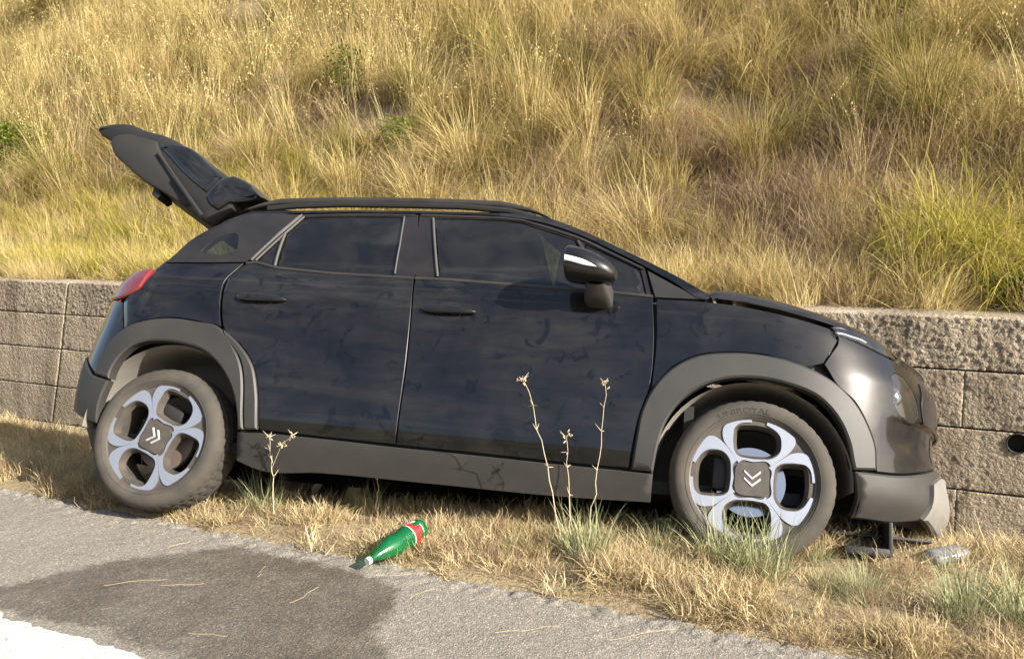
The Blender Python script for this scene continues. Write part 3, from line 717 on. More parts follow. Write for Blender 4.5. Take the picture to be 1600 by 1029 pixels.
# nose panel between bonnet and bumper, bonnet, windscreen, roof
BE = resample([(2.415, 1.058), (2.572, 1.047), (2.698, 1.029), (2.974, 0.989), (3.102, 0.966), (3.20, 0.938), (3.28, 0.900), (3.45, .882), (S1, .875)], 70)
A_ = S(BE[:, 0], BE[:, 1]); 
A_[:, 2] += np.interp(BE[:, 0], [2.4, 2.75, 3.0, 3.2], [.012, .010, .002, 0])
Bc_ = A_.copy(); Bc_[:, 1] = 0
Bc_[:, 0] = np.clip(A_[:, 0]+.10*(1-np.clip((A_[:, 0]-2.4)/1.0, 0, 1)), None, S(S1, .875)[0]); Bc_[:, 2] = A_[:, 2]+.01
lip = np.interp(BE[:, 0], [2.38, 2.43, 2.6, 2.95, 3.15, 3.3], [.010, .044, .046, .036, .022, .012])
bn = loft('bonnet', A_, Bc_, PAINT, car, crown=.065, lip=lip, lipw=.045)
W_ = resample([(1.505, 1.493), (1.619, 1.478), (1.808, 1.405), (2.001, 1.304), (2.216, 1.188), (2.429, 1.066)], 30)
A2 = S(W_[:, 0], W_[:, 1])-np.array([0, .025, 0]); B2 = A2.copy(); B2[:, 1] = 0; B2[:, 0] += .12; B2[:, 2] += .03
loft('windscreen', A2, B2, GLASS, car, crown=.03)
AP_U = [(1.40, 1.494), (1.509, 1.490), (1.619, 1.478), (1.808, 1.405), (2.001, 1.304), (2.216, 1.188), (2.429, 1.063)]
AP_L = [(2.395, 1.062), (2.26, 1.139), (2.131, 1.216), (2.004, 1.286), (1.812, 1.386), (1.589, 1.463), (1.40, 1.488)]
AP_U2 = [(a, b+.016) for a, b in AP_U]
both(panel('front_pillar', AP_U2 + AP_L, PAINT, car, off=.002, gap=.001, corner=60))
R_ = resample([(-0.43, 1.405), (-0.29, 1.462), (0.385, 1.467), (0.701, 1.482), (1.013, 1.490), (1.412, 1.492), (1.51, 1.490)], 60)
A3 = S(R_[:, 0], R_[:, 1]); B3 = A3.copy(); B3[:, 1] = 0; B3[:, 2] += .045
A3 = A3[A3[:, 0] > -.12]; B3 = B3[-len(A3):]
rf = loft('roof', A3, B3, PAINT, car, crown=.075, lip=.022, lipw=.06, nv=19)
A4 = A3.copy(); A4[:, 1] -= .03; A4[:, 2] -= .035; B4 = A4.copy(); B4[:, 1] = 0; B4[:, 2] += .03
loft('headlining', A4, B4, HEADL, rf, crown=.04)
def rail():
    pts = [(.075, .606, 1.478), (.16, .603, 1.515), (.25, .600, 1.538), (.477, .598, 1.553), (.835, .596, 1.564), (1.15, .596, 1.566), (1.398, .597, 1.562), (1.56, .600, 1.534), (1.648, .603, 1.498)]
    P = resample(pts, 46); n = 10; V = []
    for i, p in enumerate(P):
        t = i/45; h = .017*min(1, (.15+min(t, 1-t)*7)); w = .015
        for k in range(n):
            a = 2*math.pi*k/n; V.append((p[0], p[1]+w*math.cos(a), p[2]+h*math.sin(a)))
    o = mesh_obj('roof_rail', V, grid_faces(46, n, False, True) + [tuple(range(n)), tuple(45*n+k for k in range(n-1, -1, -1))], SEALM, car); fix_normals(o)
    MB().tube([(x, .598, z) for x, z in ((.20, 1.500), (.35, 1.520), (.60, 1.536), (.90, 1.541), (1.2, 1.543), (1.45, 1.530), (1.58, 1.500))], .016, 8).build('rail_foot', MATTB, o)
    return o
both(rail())

# inner shell behind the skin (closes gaps, carries the openings)
def shell():
    ss = np.arange(S0, S1, .03); zz = np.arange(.20, 1.50, .022)
    s_, z_ = np.meshgrid(ss, zz, indexing='ij')
    P = S(s_, z_)-SN(s_, z_)*.034
    P[..., 1] = np.maximum(P[..., 1], 0)
    f = np.array(grid_faces(len(ss), len(zz)))
    cs = s_.ravel()[f].mean(1); cz = z_.ravel()[f].mean(1)
    keep = np.ones(len(f), bool)
    for p in (REAR_PANE, REAR_SMALL, FRONT_PANE, FRONT_SMALL, QGLASS): keep &= poly_sd(cs, cz, smooth_poly(p)) < -.006
    keep &= ~((np.hypot((cs-2.61)/.445, (cz-.33)/.46) < 1) & (cz < .8))
    keep &= ~((np.hypot((cs-.02)/.45, (cz-.31)/.47) < 1) & (cz < .8))
    keep &= poly_sd(cs, cz, smooth_poly(LAMP)) < -.03
    edge = np.interp(cs, [-2, -.45, -.40, 1.5, 1.6, 1.8, 2.0, 2.2, 2.43, 2.7, 2.95, 3.2, 3.3, 4.5], [1.0, 1.0, 1.40, 1.485, 1.46, 1.385, 1.285, 1.165, 1.05, 1.02, .965, .93, .86, .86])
    keep &= cz < edge
    return mesh_obj('inner_shell', P.reshape(-1, 3), f[keep], SHELLM, car)
sh = shell(); mirror(sh, car)
fl = MB().box((1.3, 0, .27), (3.0, 1.46, .05)).box((-.40, 0, .62), (.35, 1.1, .03)).box((2.98, 0, .35), (.4, .9, .1)).box((2.35, 0, .70), (.04, 1.4, .75))
fl.box((3.1, 0, .62), (.04, .9, .5)).build('floor_pan', SHELLM, car, smooth=False)
# engine undertray hanging below the nose
MB().box((3.12, .35, .165), (.38, .62, .012), .003).build('undertray', MATTB, car)

MB().box((3.045, .62, .098), (.17, .32, .032), .006).build('tow_bracket', MATTB, car)
MB().box((3.128, .62, .150), (.016, .32, .13), .004).build('splash_flap', MATTB, car)
# wheel arch liners
def liner(cx, cz, r0, y0, y1):
    V = []; n = 26
    for a in np.linspace(-.05, math.pi+.03, n):
        for (y, k) in ((y1, 1.), (y0+.08, 1.), (y0, .96), (y0, 0.)):
            V.append((cx+math.cos(a)*r0*k, y, cz+math.sin(a)*r0*k))
    return mesh_obj('arch_liner', V, grid_faces(n, 4), LINER, car)
for a in ((2.60, .33, .385, .42, .818), (.01, .31, .40, .40, .822)):
    l_ = liner(*a); both(l_)

# wing mirror
def wing_mirror():
    n1, n2 = 30, 24; V = []
    # sections from the flat rear rim (x small) to the nose
    for u in np.linspace(0, 1, n1):
        x = 1.808+.222*u
        k = (1-u**2.3)**.5 if u > .06 else .93+.07*(u/.06)
        if u == 0: k = .90
        zc = 1.140-.030*u-.014*u*u; 
        for j in range(n2):
            a = 2*math.pi*j/n2
            c, s_ = math.cos(a), math.sin(a)
            V.append((x, .955+.108*k*math.copysign(abs(c)**.8, c), zc+(.076 if s_ > 0 else .066)*k*math.copysign(abs(s_)**.85, s_)))
    f = grid_faces(n1, n2, False, True)+[tuple((n1-1)*n2+j for j in range(n2))]
    m = mesh_obj('wing_mirror', V, f, PAINT, car); fix_normals(m); autosmooth(m, 60)
    g = [(1.816, .955+.092*math.cos(a), 1.142+.060*math.sin(a)) for a in np.linspace(0, 2*np.pi, 24, endpoint=False)]
    mesh_obj('mirror_glass', g, [tuple(range(24))], CHROME, m, smooth=False)
    # indicator strip wrapping the outer face
    V = []; n = 22
    for i in range(n):
        u = .02+.60*i/(n-1); x = 1.808+.222*u; k = (1-u**2.3)**.5; zc = 1.140-.030*u-.014*u*u
        hh = .013*(1-max(0, (u-.34)/.28)**1.5)
        for (dz, o) in ((hh, -.004), (hh*.8, .004), (-hh*.8, .004), (-hh, -.004)):
            z = zc-.006-.010*u+dz
            s_ = (z-zc)/((.076 if z > zc else .066)*k); c = max(0, 1-min(1, abs(s_))**(2/.85))**(.8/2)
            V.append((x, .955+.108*k*c+o, z))
    o = mesh_obj('turn_indicator', V, grid_faces(n, 4), WHITEL, m); fix_normals(o)
    # foot on the door skin
    V = []
    for (y, x0, x1, z0, z1) in ((.80, 1.885, 2.005, .985, 1.085), (.885, 1.885, 2.003, .992, 1.090), (.925, 1.892, 1.992, 1.018, 1.098), (.965, 1.90, 1.975, 1.055, 1.110)):
        for k in range(16):
            a = 2*math.pi*k/16; c, s_ = math.cos(a), math.sin(a)
            V.append(((x0+x1)/2+(x1-x0)/2*math.copysign(abs(c)**.5, c), y, (z0+z1)/2+(z1-z0)/2*math.copysign(abs(s_)**.5, s_)))
    o = mesh_obj('mirror_foot', V, grid_faces(4, 16, False, True), CLAD, m); fix_normals(o)
    return m
both(wing_mirror())

# tailgate, raised
def prism(name, prof, y0, y1, mat, parent, r=.03, bulge=0., ny=13):
    """closed side profile carried across the car; rounded ends, outer half crowned"""
    P = smooth_poly(prof, .03, 28); n = len(P); c = P.mean(0); V = []
    ys = [y0, y0+r*.3, y0+r] + list(np.linspace(y0+r, y1-r, ny))[1:-1] + [y1-r, y1-r*.3, y1]
    ks = [r*1.0, r*.3, 0] + [0]*(ny-2) + [0, r*.3, r*1.0]
    Q = P if area(P) > 0 else P[::-1]
    for y, k in zip(ys, ks):
        q = inset(Q, k) if k else Q
        w = 1-(y/max(abs(y0), abs(y1)))**2
        V += [(p[0]+.36*bulge*w*(1 if up else 0), y, p[1]+.93*bulge*w*(1 if up else 0)) for p, up in ((p_, True) for p_ in q)]
    m = len(ys)
    f = grid_faces(m, n, False, True)+[tuple(range(n)), tuple((m-1)*n+k for k in range(n-1, -1, -1))]
    o = mesh_obj(name, V, f, mat, parent); fix_normals(o); autosmooth(o, 40); return o
TG = [(-.915, 1.925), (-.935, 1.952), (-.921, 1.976), (-.84, 1.993), (-.756, 1.994), (-.64, 1.955), (-.531, 1.930), (-.40, 1.875), (-.20, 1.755), (-.06, 1.660), (.02, 1.60), (-.02, 1.505), (-.10, 1.470), (-.160, 1.440), (-.388, 1.560), (-.577, 1.660), (-.70, 1.745), (-.790, 1.815), (-.825, 1.860), (-.84, 1.895)]
tgt = prism('tailgate', TG, -.575, .575, MATTB, car, r=.035, bulge=.03)
tag(tgt, 'raised black tailgate showing its dark inner trim')
prism('rear_window', [(-.515, 1.842), (-.47, 1.872), (-.36, 1.855), (-.20, 1.748), (-.105, 1.678), (-.13, 1.640), (-.175, 1.578), (-.27, 1.640)], -.588, .588, GLASS_DARK, tgt, r=.03, bulge=.035)
prism('spoiler', [(-.175, 1.560), (-.150, 1.615), (-.10, 1.670), (-.045, 1.690), (.03, 1.660), (.15, 1.568), (.06, 1.535), (-.03, 1.530), (-.09, 1.490), (-.14, 1.515)], -.592, .592, PAINT, tgt, r=.03, bulge=.03)
prism('number_plate_recess', [(-.80, 2.000), (-.60, 1.953), (-.61, 1.93), (-.80, 1.975)], -.28, .28, GLOSSB, tgt, r=.01, bulge=.03)
prism('inner_trim', [(-.815, 1.868), (-.80, 1.905), (-.74, 1.922), (-.64, 1.905), (-.535, 1.880), (-.495, 1.815), (-.42, 1.73), (-.30, 1.60), (-.22, 1.515), (-.30, 1.515), (-.388, 1.562), (-.577, 1.658), (-.70, 1.742), (-.79, 1.815)], -.590, .590, simple('tailgate_trim', (.014, .014, .013), .7, dust=.03, scale=120, bump=.2), tgt, r=.02)
prism('latch', [(-.505, 1.625), (-.465, 1.600), (-.45, 1.575), (-.475, 1.555), (-.51, 1.580)], .44, .56, MATTB, tgt, r=.008)
for s_ in (1, -1):
    MB().tube([(-.500, .600*s_, 1.800), (-.385, .605*s_, 1.685), (-.33, .607*s_, 1.625)], .0055, 8).tube([(-.36, .606*s_, 1.655), (-.150, .615*s_, 1.440)], .0125, 10).build('gas_strut', MATTB, tgt)

# cabin
def seat(x, y, rear=False):
    m = MB()
    m.box((x, y, .50), (.50, .50 if not rear else 1.2, .16), .05)
    R = Matrix.Rotation(math.radians(-18), 3, 'Y')
    m.box((x-.27, y, .84), (.13, .48 if not rear else 1.2, .62), .05, R)
    o = m.build('seat', FABRIC, car)
    for yy in ([y] if not rear else [y-.38, y+.38]):
        h = MB().box((x-.37, yy, 1.235), (.09, .27, .18), .04, R).tube([(x-.36, yy-.06, 1.12), (x-.37, yy-.06, 1.2)], .007, 6).tube([(x-.36, yy+.06, 1.12), (x-.37, yy+.06, 1.2)], .007, 6)
        h.build('headrest', FABRIC, o)
seat(1.35, .38); seat(1.35, -.38); seat(.45, 0, True)
da = MB().box((2.10, 0, .93), (.34, 1.42, .22), .07).box((2.25, 0, 1.0), (.30, 1.38, .06), .02).box((1.86, 0, .62), (.5, .2, .3), .04).build('dashboard', MATTB, car)
M_ = Matrix.Translation((1.80, -.38, .98)) @ Matrix.Rotation(math.radians(65), 4, 'Y')
sw = MB().lathe([(.185, -.012), (.192, 0), (.185, .012), (.172, .010), (.168, 0), (.172, -.010)], 32, 'z', M_, close=True)
sw.box(M_ @ Vector((0, 0, -.02)), (.10, .15, .12), .03).tube([M_ @ Vector((0, -.175, 0)), M_ @ Vector((0, .175, 0))], .014, 6).tube([(1.80, -.38, .98), (2.05, -.38, .88)], .03, 8)
sw.build('steering_wheel', MATTB, car)
MB().box((1.93, 0, 1.32), (.03, .24, .07), .01).tube([(1.93, 0, 1.34), (1.90, 0, 1.45)], .008, 6).build('rear_view_mirror', MATTB, car)
# seat belt at the door pillar, and things stuck to the window
MB().tube([(1.14, .665, 1.36), (1.16, .70, 1.10), (1.2, .72, .75)], .014, 4).build('seat_belt', simple('belt_grey', (.28, .28, .27), .8), car)

# wheels
def chevron_mb():
    m = MB()
    for k, dz in enumerate((.016, -.010)):
        for sg in (-1, 1):
            a = Vector((0, 0, dz-.013)); b = Vector((sg*.032, 0, dz+.014)); t = .0045
            m.add([(a.x, 0, a.z-t), (b.x, 0, b.z-t*1.1), (b.x-sg*.003, 0, b.z+t), (a.x, 0, a.z+t*1.3),
                   (a.x, .0035, a.z-t*.7), (b.x-sg*.002, .0035, b.z-t*.6), (b.x-sg*.004, .0035, b.z+t*.5), (a.x, .0035, a.z+t)],
                  [(0, 1, 5, 4), (1, 2, 6, 5), (2, 3, 7, 6), (3, 0, 4, 7), (4, 5, 6, 7)])
    return m
def flat_plate(outline, holes, y, depth, res=.02, taper=0.):
    """plate in the x-z plane facing +y, outline/holes closed loops"""
    def ccw(p): return p if area(p) > 0 else p[::-1]
    loops = [ccw(np.array(outline))] + [ccw(np.array(h)) for h in holes]
    pts = []; ed = []
    for l in loops:
        k = len(pts); pts += [Vector(p) for p in l]; ed += [(k+i, k+(i+1) % len(l)) for i in range(len(l))]
    vs, es, fs, _, _, _ = delaunay_2d_cdt(pts, ed, [], 0, 1e-7)
    V = np.array([tuple(v) for v in vs]); F = np.array([f for f in fs]); c = V[F].mean(1)
    keep = poly_sd(c[:, 0], c[:, 1], loops[0]) > 0
    for h in loops[1:]: keep &= poly_sd(c[:, 0], c[:, 1], h) < 0
    v = [(p[0], y, p[1]) for p in V]; f = [tuple(q) for q in F[keep]]
    k = 0
    for i, l in enumerate(loops):
        n = len(l); b = len(v); v += [(p[0], y-depth, p[1]) for p in (inset(l, taper) if i and taper else l)]
        f += [(k+j, k+(j+1) % n, b+(j+1) % n, b+j) for j in range(n)]; k += n
    return v, f
def rot2(P, a):
    c, s = math.cos(a), math.sin(a); P = np.array(P); return np.stack([P[:, 0]*c-P[:, 1]*s, P[:, 0]*s+P[:, 1]*c], -1)
# x here runs to the car's front as seen from outside the near side (image right), z up
U_OUT = [(-.050, .058), (-.080, .100), (-.108, .140), (-.113, .165), (-.109, .190), (-.097, .203), (-.056, .217), (-.008, .2245), (-.008, .213), (-.03, .212), (-.055, .205), (-.069, .190), (-.073, .160), (-.072, .125), (-.066, .100), (-.052, .084), (-.02, .0775), (.03, .0765), (.062, .080), (.086, .094), (.099, .113), (.102, .140), (.098, .166), (.085, .184), (.066, .197), (.046, .2075), (.049, .219), (.095, .2035), (.125, .187), (.150, .163), (.152, .150), (.140, .122), (.118, .097), (.090, .074), (.066, .056), (.058, .066), (.0, .066), (-.042, .067)]
H_IN = [(-.066, .190), (-.069, .160), (-.068, .125), (-.062, .102), (-.05, .088), (-.02, .0815), (.03, .0805), (.060, .084), (.083, .098), (.095, .115), (.098, .140), (.094, .164), (.082, .181), (.062, .194), (.02, .203), (-.02, .203), (-.05, .199)]
def make_wheel(front):
    w = empty('wheel'); w.parent = car
    # tyre: lathe with shoulder blocks and grooves cut into the tread
    R = .3235; n = 180
    prof = [(.236, -.012), (.242, -.004), (.247, .001), (.257, .006), (.271, .0085), (.287, .007), (.302, -.001), (.311, -.012), (.3175, -.026), (.3205, -.040), (.3205, -.052), (.312, -.053), (.312, -.060), (.322, -.061), (.3225, -.098), (.313, -.099), (.313, -.109), (.3225, -.110), (.322, -.148), (.312, -.149), (.312, -.156), (.3205, -.157), (.3205, -.170), (.311, -.197), (.290, -.212), (.250, -.212), (.236, -.205)]
    V = []
    for i, (r, h) in enumerate(prof):
        for k in range(n):
            a = 2*math.pi*k/n; rr = r; hh = h
            tread = r > .310 and -.195 < h < -.014
            if tread and k % 4 == (0 if h > -.055 or h < -.15 else 2): rr = r-(.0045 if -.17 < h < -.045 else .0028)
            if .245 < r < .305 and h > -.1: rr = r
            V.append((math.cos(a)*rr, hh, math.sin(a)*rr))
    f = []
    m = len(prof)
    for i in range(m-1):
        for k in range(n): f.append((i*n+k, (i+1)*n+k, (i+1)*n+(k+1) % n, i*n+(k+1) % n))
    t = mesh_obj('tyre', V, f, TYREM, w); fix_normals(t); autosmooth(t, 35)
    MB().lathe([(.2560, .0055), (.2572, .0080), (.2585, .0062)], 96).build('bead_ring', TYREM, t)
    if front:
        cu = bpy.data.curves.new('lettering', 'FONT'); cu.body = 'UNIROYAL'; cu.size = .030; cu.extrude = .0; cu.align_x = 'CENTER'; cu.resolution_u = 3
        to = bpy.data.objects.new('lettering', cu); COL.objects.link(to); bpy.context.view_layer.update()
        me = bpy.data.meshes.new_from_object(to.evaluated_get(bpy.context.evaluated_depsgraph_get())); bpy.data.objects.remove(to)
        bm = bmesh.new(); bm.from_mesh(me); bmesh.ops.subdivide_edges(bm, edges=[e for e in bm.edges if e.calc_length() > .012], cuts=2)
        bmesh.ops.triangulate(bm, faces=bm.faces[:])
        r_ = bmesh.ops.extrude_face_region(bm, geom=bm.faces[:])
        for v in r_['geom']:
            if isinstance(v, bmesh.types.BMVert): v.co.z += .0022
        for v in bm.verts:
            a = math.radians(90+9)-v.co.x*1.35/.262; r = .2635+v.co.y; hz = v.co.z
            v.co = Vector((math.cos(a)*r, .0066+hz, math.sin(a)*r))
        bmesh.ops.recalc_face_normals(bm, faces=bm.faces[:])
        bm.to_mesh(me); bm.free()
        lo = bpy.data.objects.new('lettering', me); COL.objects.link(lo); lo.parent = t; me.materials.clear(); me.materials.append(simple('tyre_letters', (.010, .0095, .009), .5, dust=.05))
    # rim: dark disc with four windows + polished frames + barrel
    r = empty('rim'); r.parent = w; r.scale = (1.06, 1, 1.06)
    holes = [smooth_poly(rot2(H_IN, k*math.pi/2), .012, 60) for k in range(4)]
    th = np.linspace(0, 2*np.pi, 72, endpoint=False); disc = np.stack([.2255*np.cos(th), .2255*np.sin(th)], -1)
    v, f = flat_plate(disc, holes, -.0115, .034, taper=.011)
    d_ = MB().add(v, f).build('wheel_disc', RIMD, r); 
    for k in range(4):
        u = smooth_poly(rot2(U_OUT, k*math.pi/2), .012, 60)
        v, f = flat_plate(u, [], -.0065, .006); MB().add(v, f).build('spoke', RIMP, r)
    MB().lathe([(.2225, -.016), (.2235, -.006), (.2285, -.003), (.2305, -.006), (.2300, -.02), (.222, -.03), (.212, -.05), (.205, -.10), (.208, -.19), (.215, -.195)], 72).build('barrel', RIMD, r)
    sq = smooth_poly([(-.060, -.058), (-.06, .058), (.060, .058), (.060, -.058)], .008, 200)
    q = []
    for a in np.linspace(0, 2*np.pi, 40, endpoint=False):
        c, s = math.cos(a), math.sin(a); q.append((.062*math.copysign(abs(c)**.45, c), .060*math.copysign(abs(s)**.45, s)))
    v, f = flat_plate(q, [], -.0035, .012); cap = MB().add(v, f).build('centre_cap', RIMD, r)
    em = chevron_mb().build('emblem', simple('emblem_metal', (.50, .50, .50), .5, metal=.5), r, smooth=False); em.rotation_euler = (0, 0, 0); em.location = (0, -.0036, 0)
    # brake disc, hub, caliper
    MB().lathe([(.0001, -.070), (.062, -.070), (.064, -.095), (.138, -.096), (.140, -.100), (.140, -.118), (.06, -.118)], 48).build('brake_disc', DISC if front else simple('worn_disc', (.22, .17, .14), .5, metal=.6), w)
    MB().box((-.12 if front else .12, -.09, .02), (.06, .08, .13), .012).build('brake_caliper', MATTB, w)
    return w
wf = make_wheel(True); wf.location = (2.604, .842, .323)
wf.rotation_euler = (0, 0, 0)
wr_ = make_wheel(False); wr_.location = (.0, .838, .277); wr_.rotation_euler = (0, math.radians(-70), 0)
# the wheel's own frame turns about the axle; far wheels
for w_, xz in ((wf, (2.604, -.842, .323)), (wr_, (0, -.842, .32))):
    c = copy_tree(w_, car); c.location = xz; c.scale.y = -1
MB().tube([(0, -.65, .30), (0, .65, .28)], .04, 8).build('rear_axle', MATTB, car)
for y_ in (.5, -.5): MB().box((.3, y_, .26), (.6, .06, .06), .02).build('trailing_arm', MATTB, car)
MB().tube([(2.6, -.65, .32), (2.6, .65, .32)], .025, 8).build('drive_shaft', MATTB, car)
MB().box((2.6, 0, .24), (.4, 1.0, .07), .02).build('subframe', MATTB, car)
# ------------------------------------------------------------------ litter
def to_axis(a, b):
    a = Vector(a); b = Vector(b); y = (b-a).normalized(); x = y.cross(Vector((0, 0, 1))).normalized(); z = x.cross(y)
    return Matrix.Translation(a) @ Matrix(((x.x, y.x, z.x, 0), (x.y, y.y, z.y, 0), (x.z, y.z, z.z, 0), (0, 0, 0, 1))), (b-a).length
def pet_mat(name, col, alpha):
    m, nt, out = new_mat(name)
    t = nd(nt, 'ShaderNodeBsdfTransparent', {0: C4(col)}); g = nd(nt, 'ShaderNodeBsdfGlossy', {'Roughness': .12})
    tl = nd(nt, 'ShaderNodeBsdfTranslucent', {0: C4([c**.6 for c in col])}); df = nd(nt, 'ShaderNodeBsdfDiffuse', {0: C4(col)})
    a = nd(nt, 'ShaderNodeMixShader', {0: .5, 1: tl.outputs[0], 2: df.outputs[0]})
    b = nd(nt, 'ShaderNodeMixShader', {0: alpha, 1: t.outputs[0], 2: a.outputs[0]})
    fr = nd(nt, 'ShaderNodeFresnel', {0: 1.5}).outputs[0]
    c = nd(nt, 'ShaderNodeMixShader', {0: math_(nt, 'MULTIPLY_ADD', fr, .9, .04), 1: b.outputs[0], 2: g.outputs[0]})
    nt.links.new(c.outputs[0], out.inputs[0]); return m
def green_bottle():
    M, L = to_axis((-.552, 3.165, .045), (-.372, 3.425, .085))
    k = L/.30
    root = empty('plastic_bottle'); root.matrix_world = M
    tag(root, 'green plastic drink bottle with red label and white cap lying at the road edge', 'bottle')
    prof = [(.0115, .016), (.0135, .018), (.0135, .024), (.012, .026), (.0125, .034), (.018, .052), (.027, .078), (.036, .105), (.0415, .130), (.0425, .150), (.0405, .165), (.0385, .172), (.0405, .182), (.0430, .198), (.0440, .2165)]
    prof2 = [(.0430, .219), (.0430, .268), (.0445, .270), (.0440, .280), (.042, .288), (.036, .297), (.024, .300), (.010, .292), (.0001, .290)]
    n = 40; P = [(r*k, h*k) for r, h in prof+prof2]; mb = MB().lathe(P, n)
    # crumpled: dents
    vv = []
    for (x, y, z) in mb.v:
        a = math.atan2(z, x); q = 1+.07*(fbm(a*1.3+5, y*28, 3, 2)-.45)*(1 if y > .04*k else 0)
        if y > .26*k: q *= 1+.06*math.cos(5*a)
        vv.append((x*q, y, z*q))
    mb.v = vv
    mb.build('bottle_body', pet_mat('green_pet', (.03, .60, .20), .24), root)
    MB().lathe([(.0001, 0), (.0135, 0), (.0148, .002), (.0148, .015), (.0140, .017), (.0115, .017)], 28).build('cap', simple('white_cap', (.78, .78, .76), .4), root)
    # label: red sleeve with a white field
    m, nt, out = new_mat('red_label'); v = coords(nt)
    sp = nd(nt, 'ShaderNodeSeparateXYZ', {0: v})
    ang = math_(nt, 'ARCTAN2', sp.outputs[2], sp.outputs[0])
    w1 = math_(nt, 'ADD', math_(nt, 'MULTIPLY', math_(nt, 'SUBTRACT', ang, 2.05), 1.15), math_(nt, 'MULTIPLY', math_(nt, 'SUBTRACT', sp.outputs[1], .242*k), 18.))
    f = math_(nt, 'LESS_THAN', math_(nt, 'ABSOLUTE', w1), .42)
    e = math_(nt, 'GREATER_THAN', math_(nt, 'ABSOLUTE', math_(nt, 'SUBTRACT', sp.outputs[1], .2435*k)), .0225*k)
    f = math_(nt, 'MAXIMUM', f, math_(nt, 'MULTIPLY', e, 1.))
    c = mixc(nt, f, (.55, .022, .018), (.72, .70, .66))
    p = nd(nt, 'ShaderNodeBsdfPrincipled', {'Base Color': c, 'Roughness': .3, 'Coat Weight': .4}); nt.links.new(p.outputs[0], out.inputs[0])
    MB().lathe([(r*k, h*k) for r, h in [(.0436, .2175), (.0440, .219), (.0438, .243), (.0440, .268), (.0436, .2695)]], n).build('label', m, root)
green_bottle()
def clear_bottle():
    M, L = to_axis((1.585, 3.17, .055), (1.775, 3.245, .055))
    root = empty('plastic_bottle'); root.matrix_world = M
    tag(root, 'crushed clear plastic water bottle in dry grass below the front bumper', 'bottle')
    prof = [(.0001, 0), (.018, .001), (.034, .008), (.041, .02)]
    for i in range(7):
        y = .03+i*.02; prof += [(.042, y), (.0435, y+.006), (.0385, y+.011), (.042, y+.016)]
    prof += [(.042, .175), (.035, .195), (.020, .21), (.0125, .218), (.0125, .23), (.0001, .231)]
    mb = MB().lathe([(r*1.05, h*.88) for r, h in prof], 36)
    mb.v = [(x*(1+.25*(fbm(math.atan2(z, x)+3, y*22, 9, 2)-.45)), y, z*.72*(1+.2*(fbm(x*25, y*25, 4, 2)-.45))) for x, y, z in mb.v]
    mb.build('bottle_body', pet_mat('clear_pet', (.62, .64, .65), .55), root)
clear_bottle()

# ------------------------------------------------------------------ grass
def blade_mat(name, stops, trans=.35, greenbase=None, rough=.6):
    """blade colour: 'tint' picks a hue per blade, 'along' runs from root (0) to tip (1)"""
    m, nt, out = new_mat(name)
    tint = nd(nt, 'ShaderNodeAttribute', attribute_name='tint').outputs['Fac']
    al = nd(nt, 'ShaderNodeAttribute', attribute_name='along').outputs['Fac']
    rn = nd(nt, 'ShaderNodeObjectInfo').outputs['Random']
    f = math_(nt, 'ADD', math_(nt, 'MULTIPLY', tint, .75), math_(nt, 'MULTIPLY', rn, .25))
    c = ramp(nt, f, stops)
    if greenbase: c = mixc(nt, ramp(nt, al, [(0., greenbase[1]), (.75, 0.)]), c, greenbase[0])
    d = nd(nt, 'ShaderNodeBsdfDiffuse', {0: c}); t = nd(nt, 'ShaderNodeBsdfTranslucent', {0: c})
    a = nd(nt, 'ShaderNodeMixShader', {0: trans, 1: d.outputs[0], 2: t.outputs[0]})
    nt.links.new(a.outputs[0], out.inputs[0]); return m
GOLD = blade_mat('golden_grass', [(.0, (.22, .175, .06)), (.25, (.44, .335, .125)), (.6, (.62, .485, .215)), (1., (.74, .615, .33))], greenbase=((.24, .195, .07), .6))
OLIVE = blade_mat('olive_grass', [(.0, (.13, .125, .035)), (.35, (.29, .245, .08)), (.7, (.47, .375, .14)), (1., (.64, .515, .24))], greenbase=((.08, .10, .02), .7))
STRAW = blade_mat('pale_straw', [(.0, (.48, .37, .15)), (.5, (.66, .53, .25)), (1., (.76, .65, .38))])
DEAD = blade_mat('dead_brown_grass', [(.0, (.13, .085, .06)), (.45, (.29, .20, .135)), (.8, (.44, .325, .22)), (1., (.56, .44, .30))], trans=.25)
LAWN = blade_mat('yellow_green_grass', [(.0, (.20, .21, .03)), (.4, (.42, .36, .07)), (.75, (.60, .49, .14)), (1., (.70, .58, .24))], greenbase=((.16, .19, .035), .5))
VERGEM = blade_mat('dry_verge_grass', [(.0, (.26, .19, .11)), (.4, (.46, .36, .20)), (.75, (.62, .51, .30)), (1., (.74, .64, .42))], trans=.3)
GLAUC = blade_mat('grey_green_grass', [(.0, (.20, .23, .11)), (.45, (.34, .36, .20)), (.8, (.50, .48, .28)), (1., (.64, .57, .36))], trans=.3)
LEAFG = blade_mat('green_leaf', [(.0, (.07, .12, .015)), (.5, (.16, .22, .03)), (1., (.30, .33, .06))])

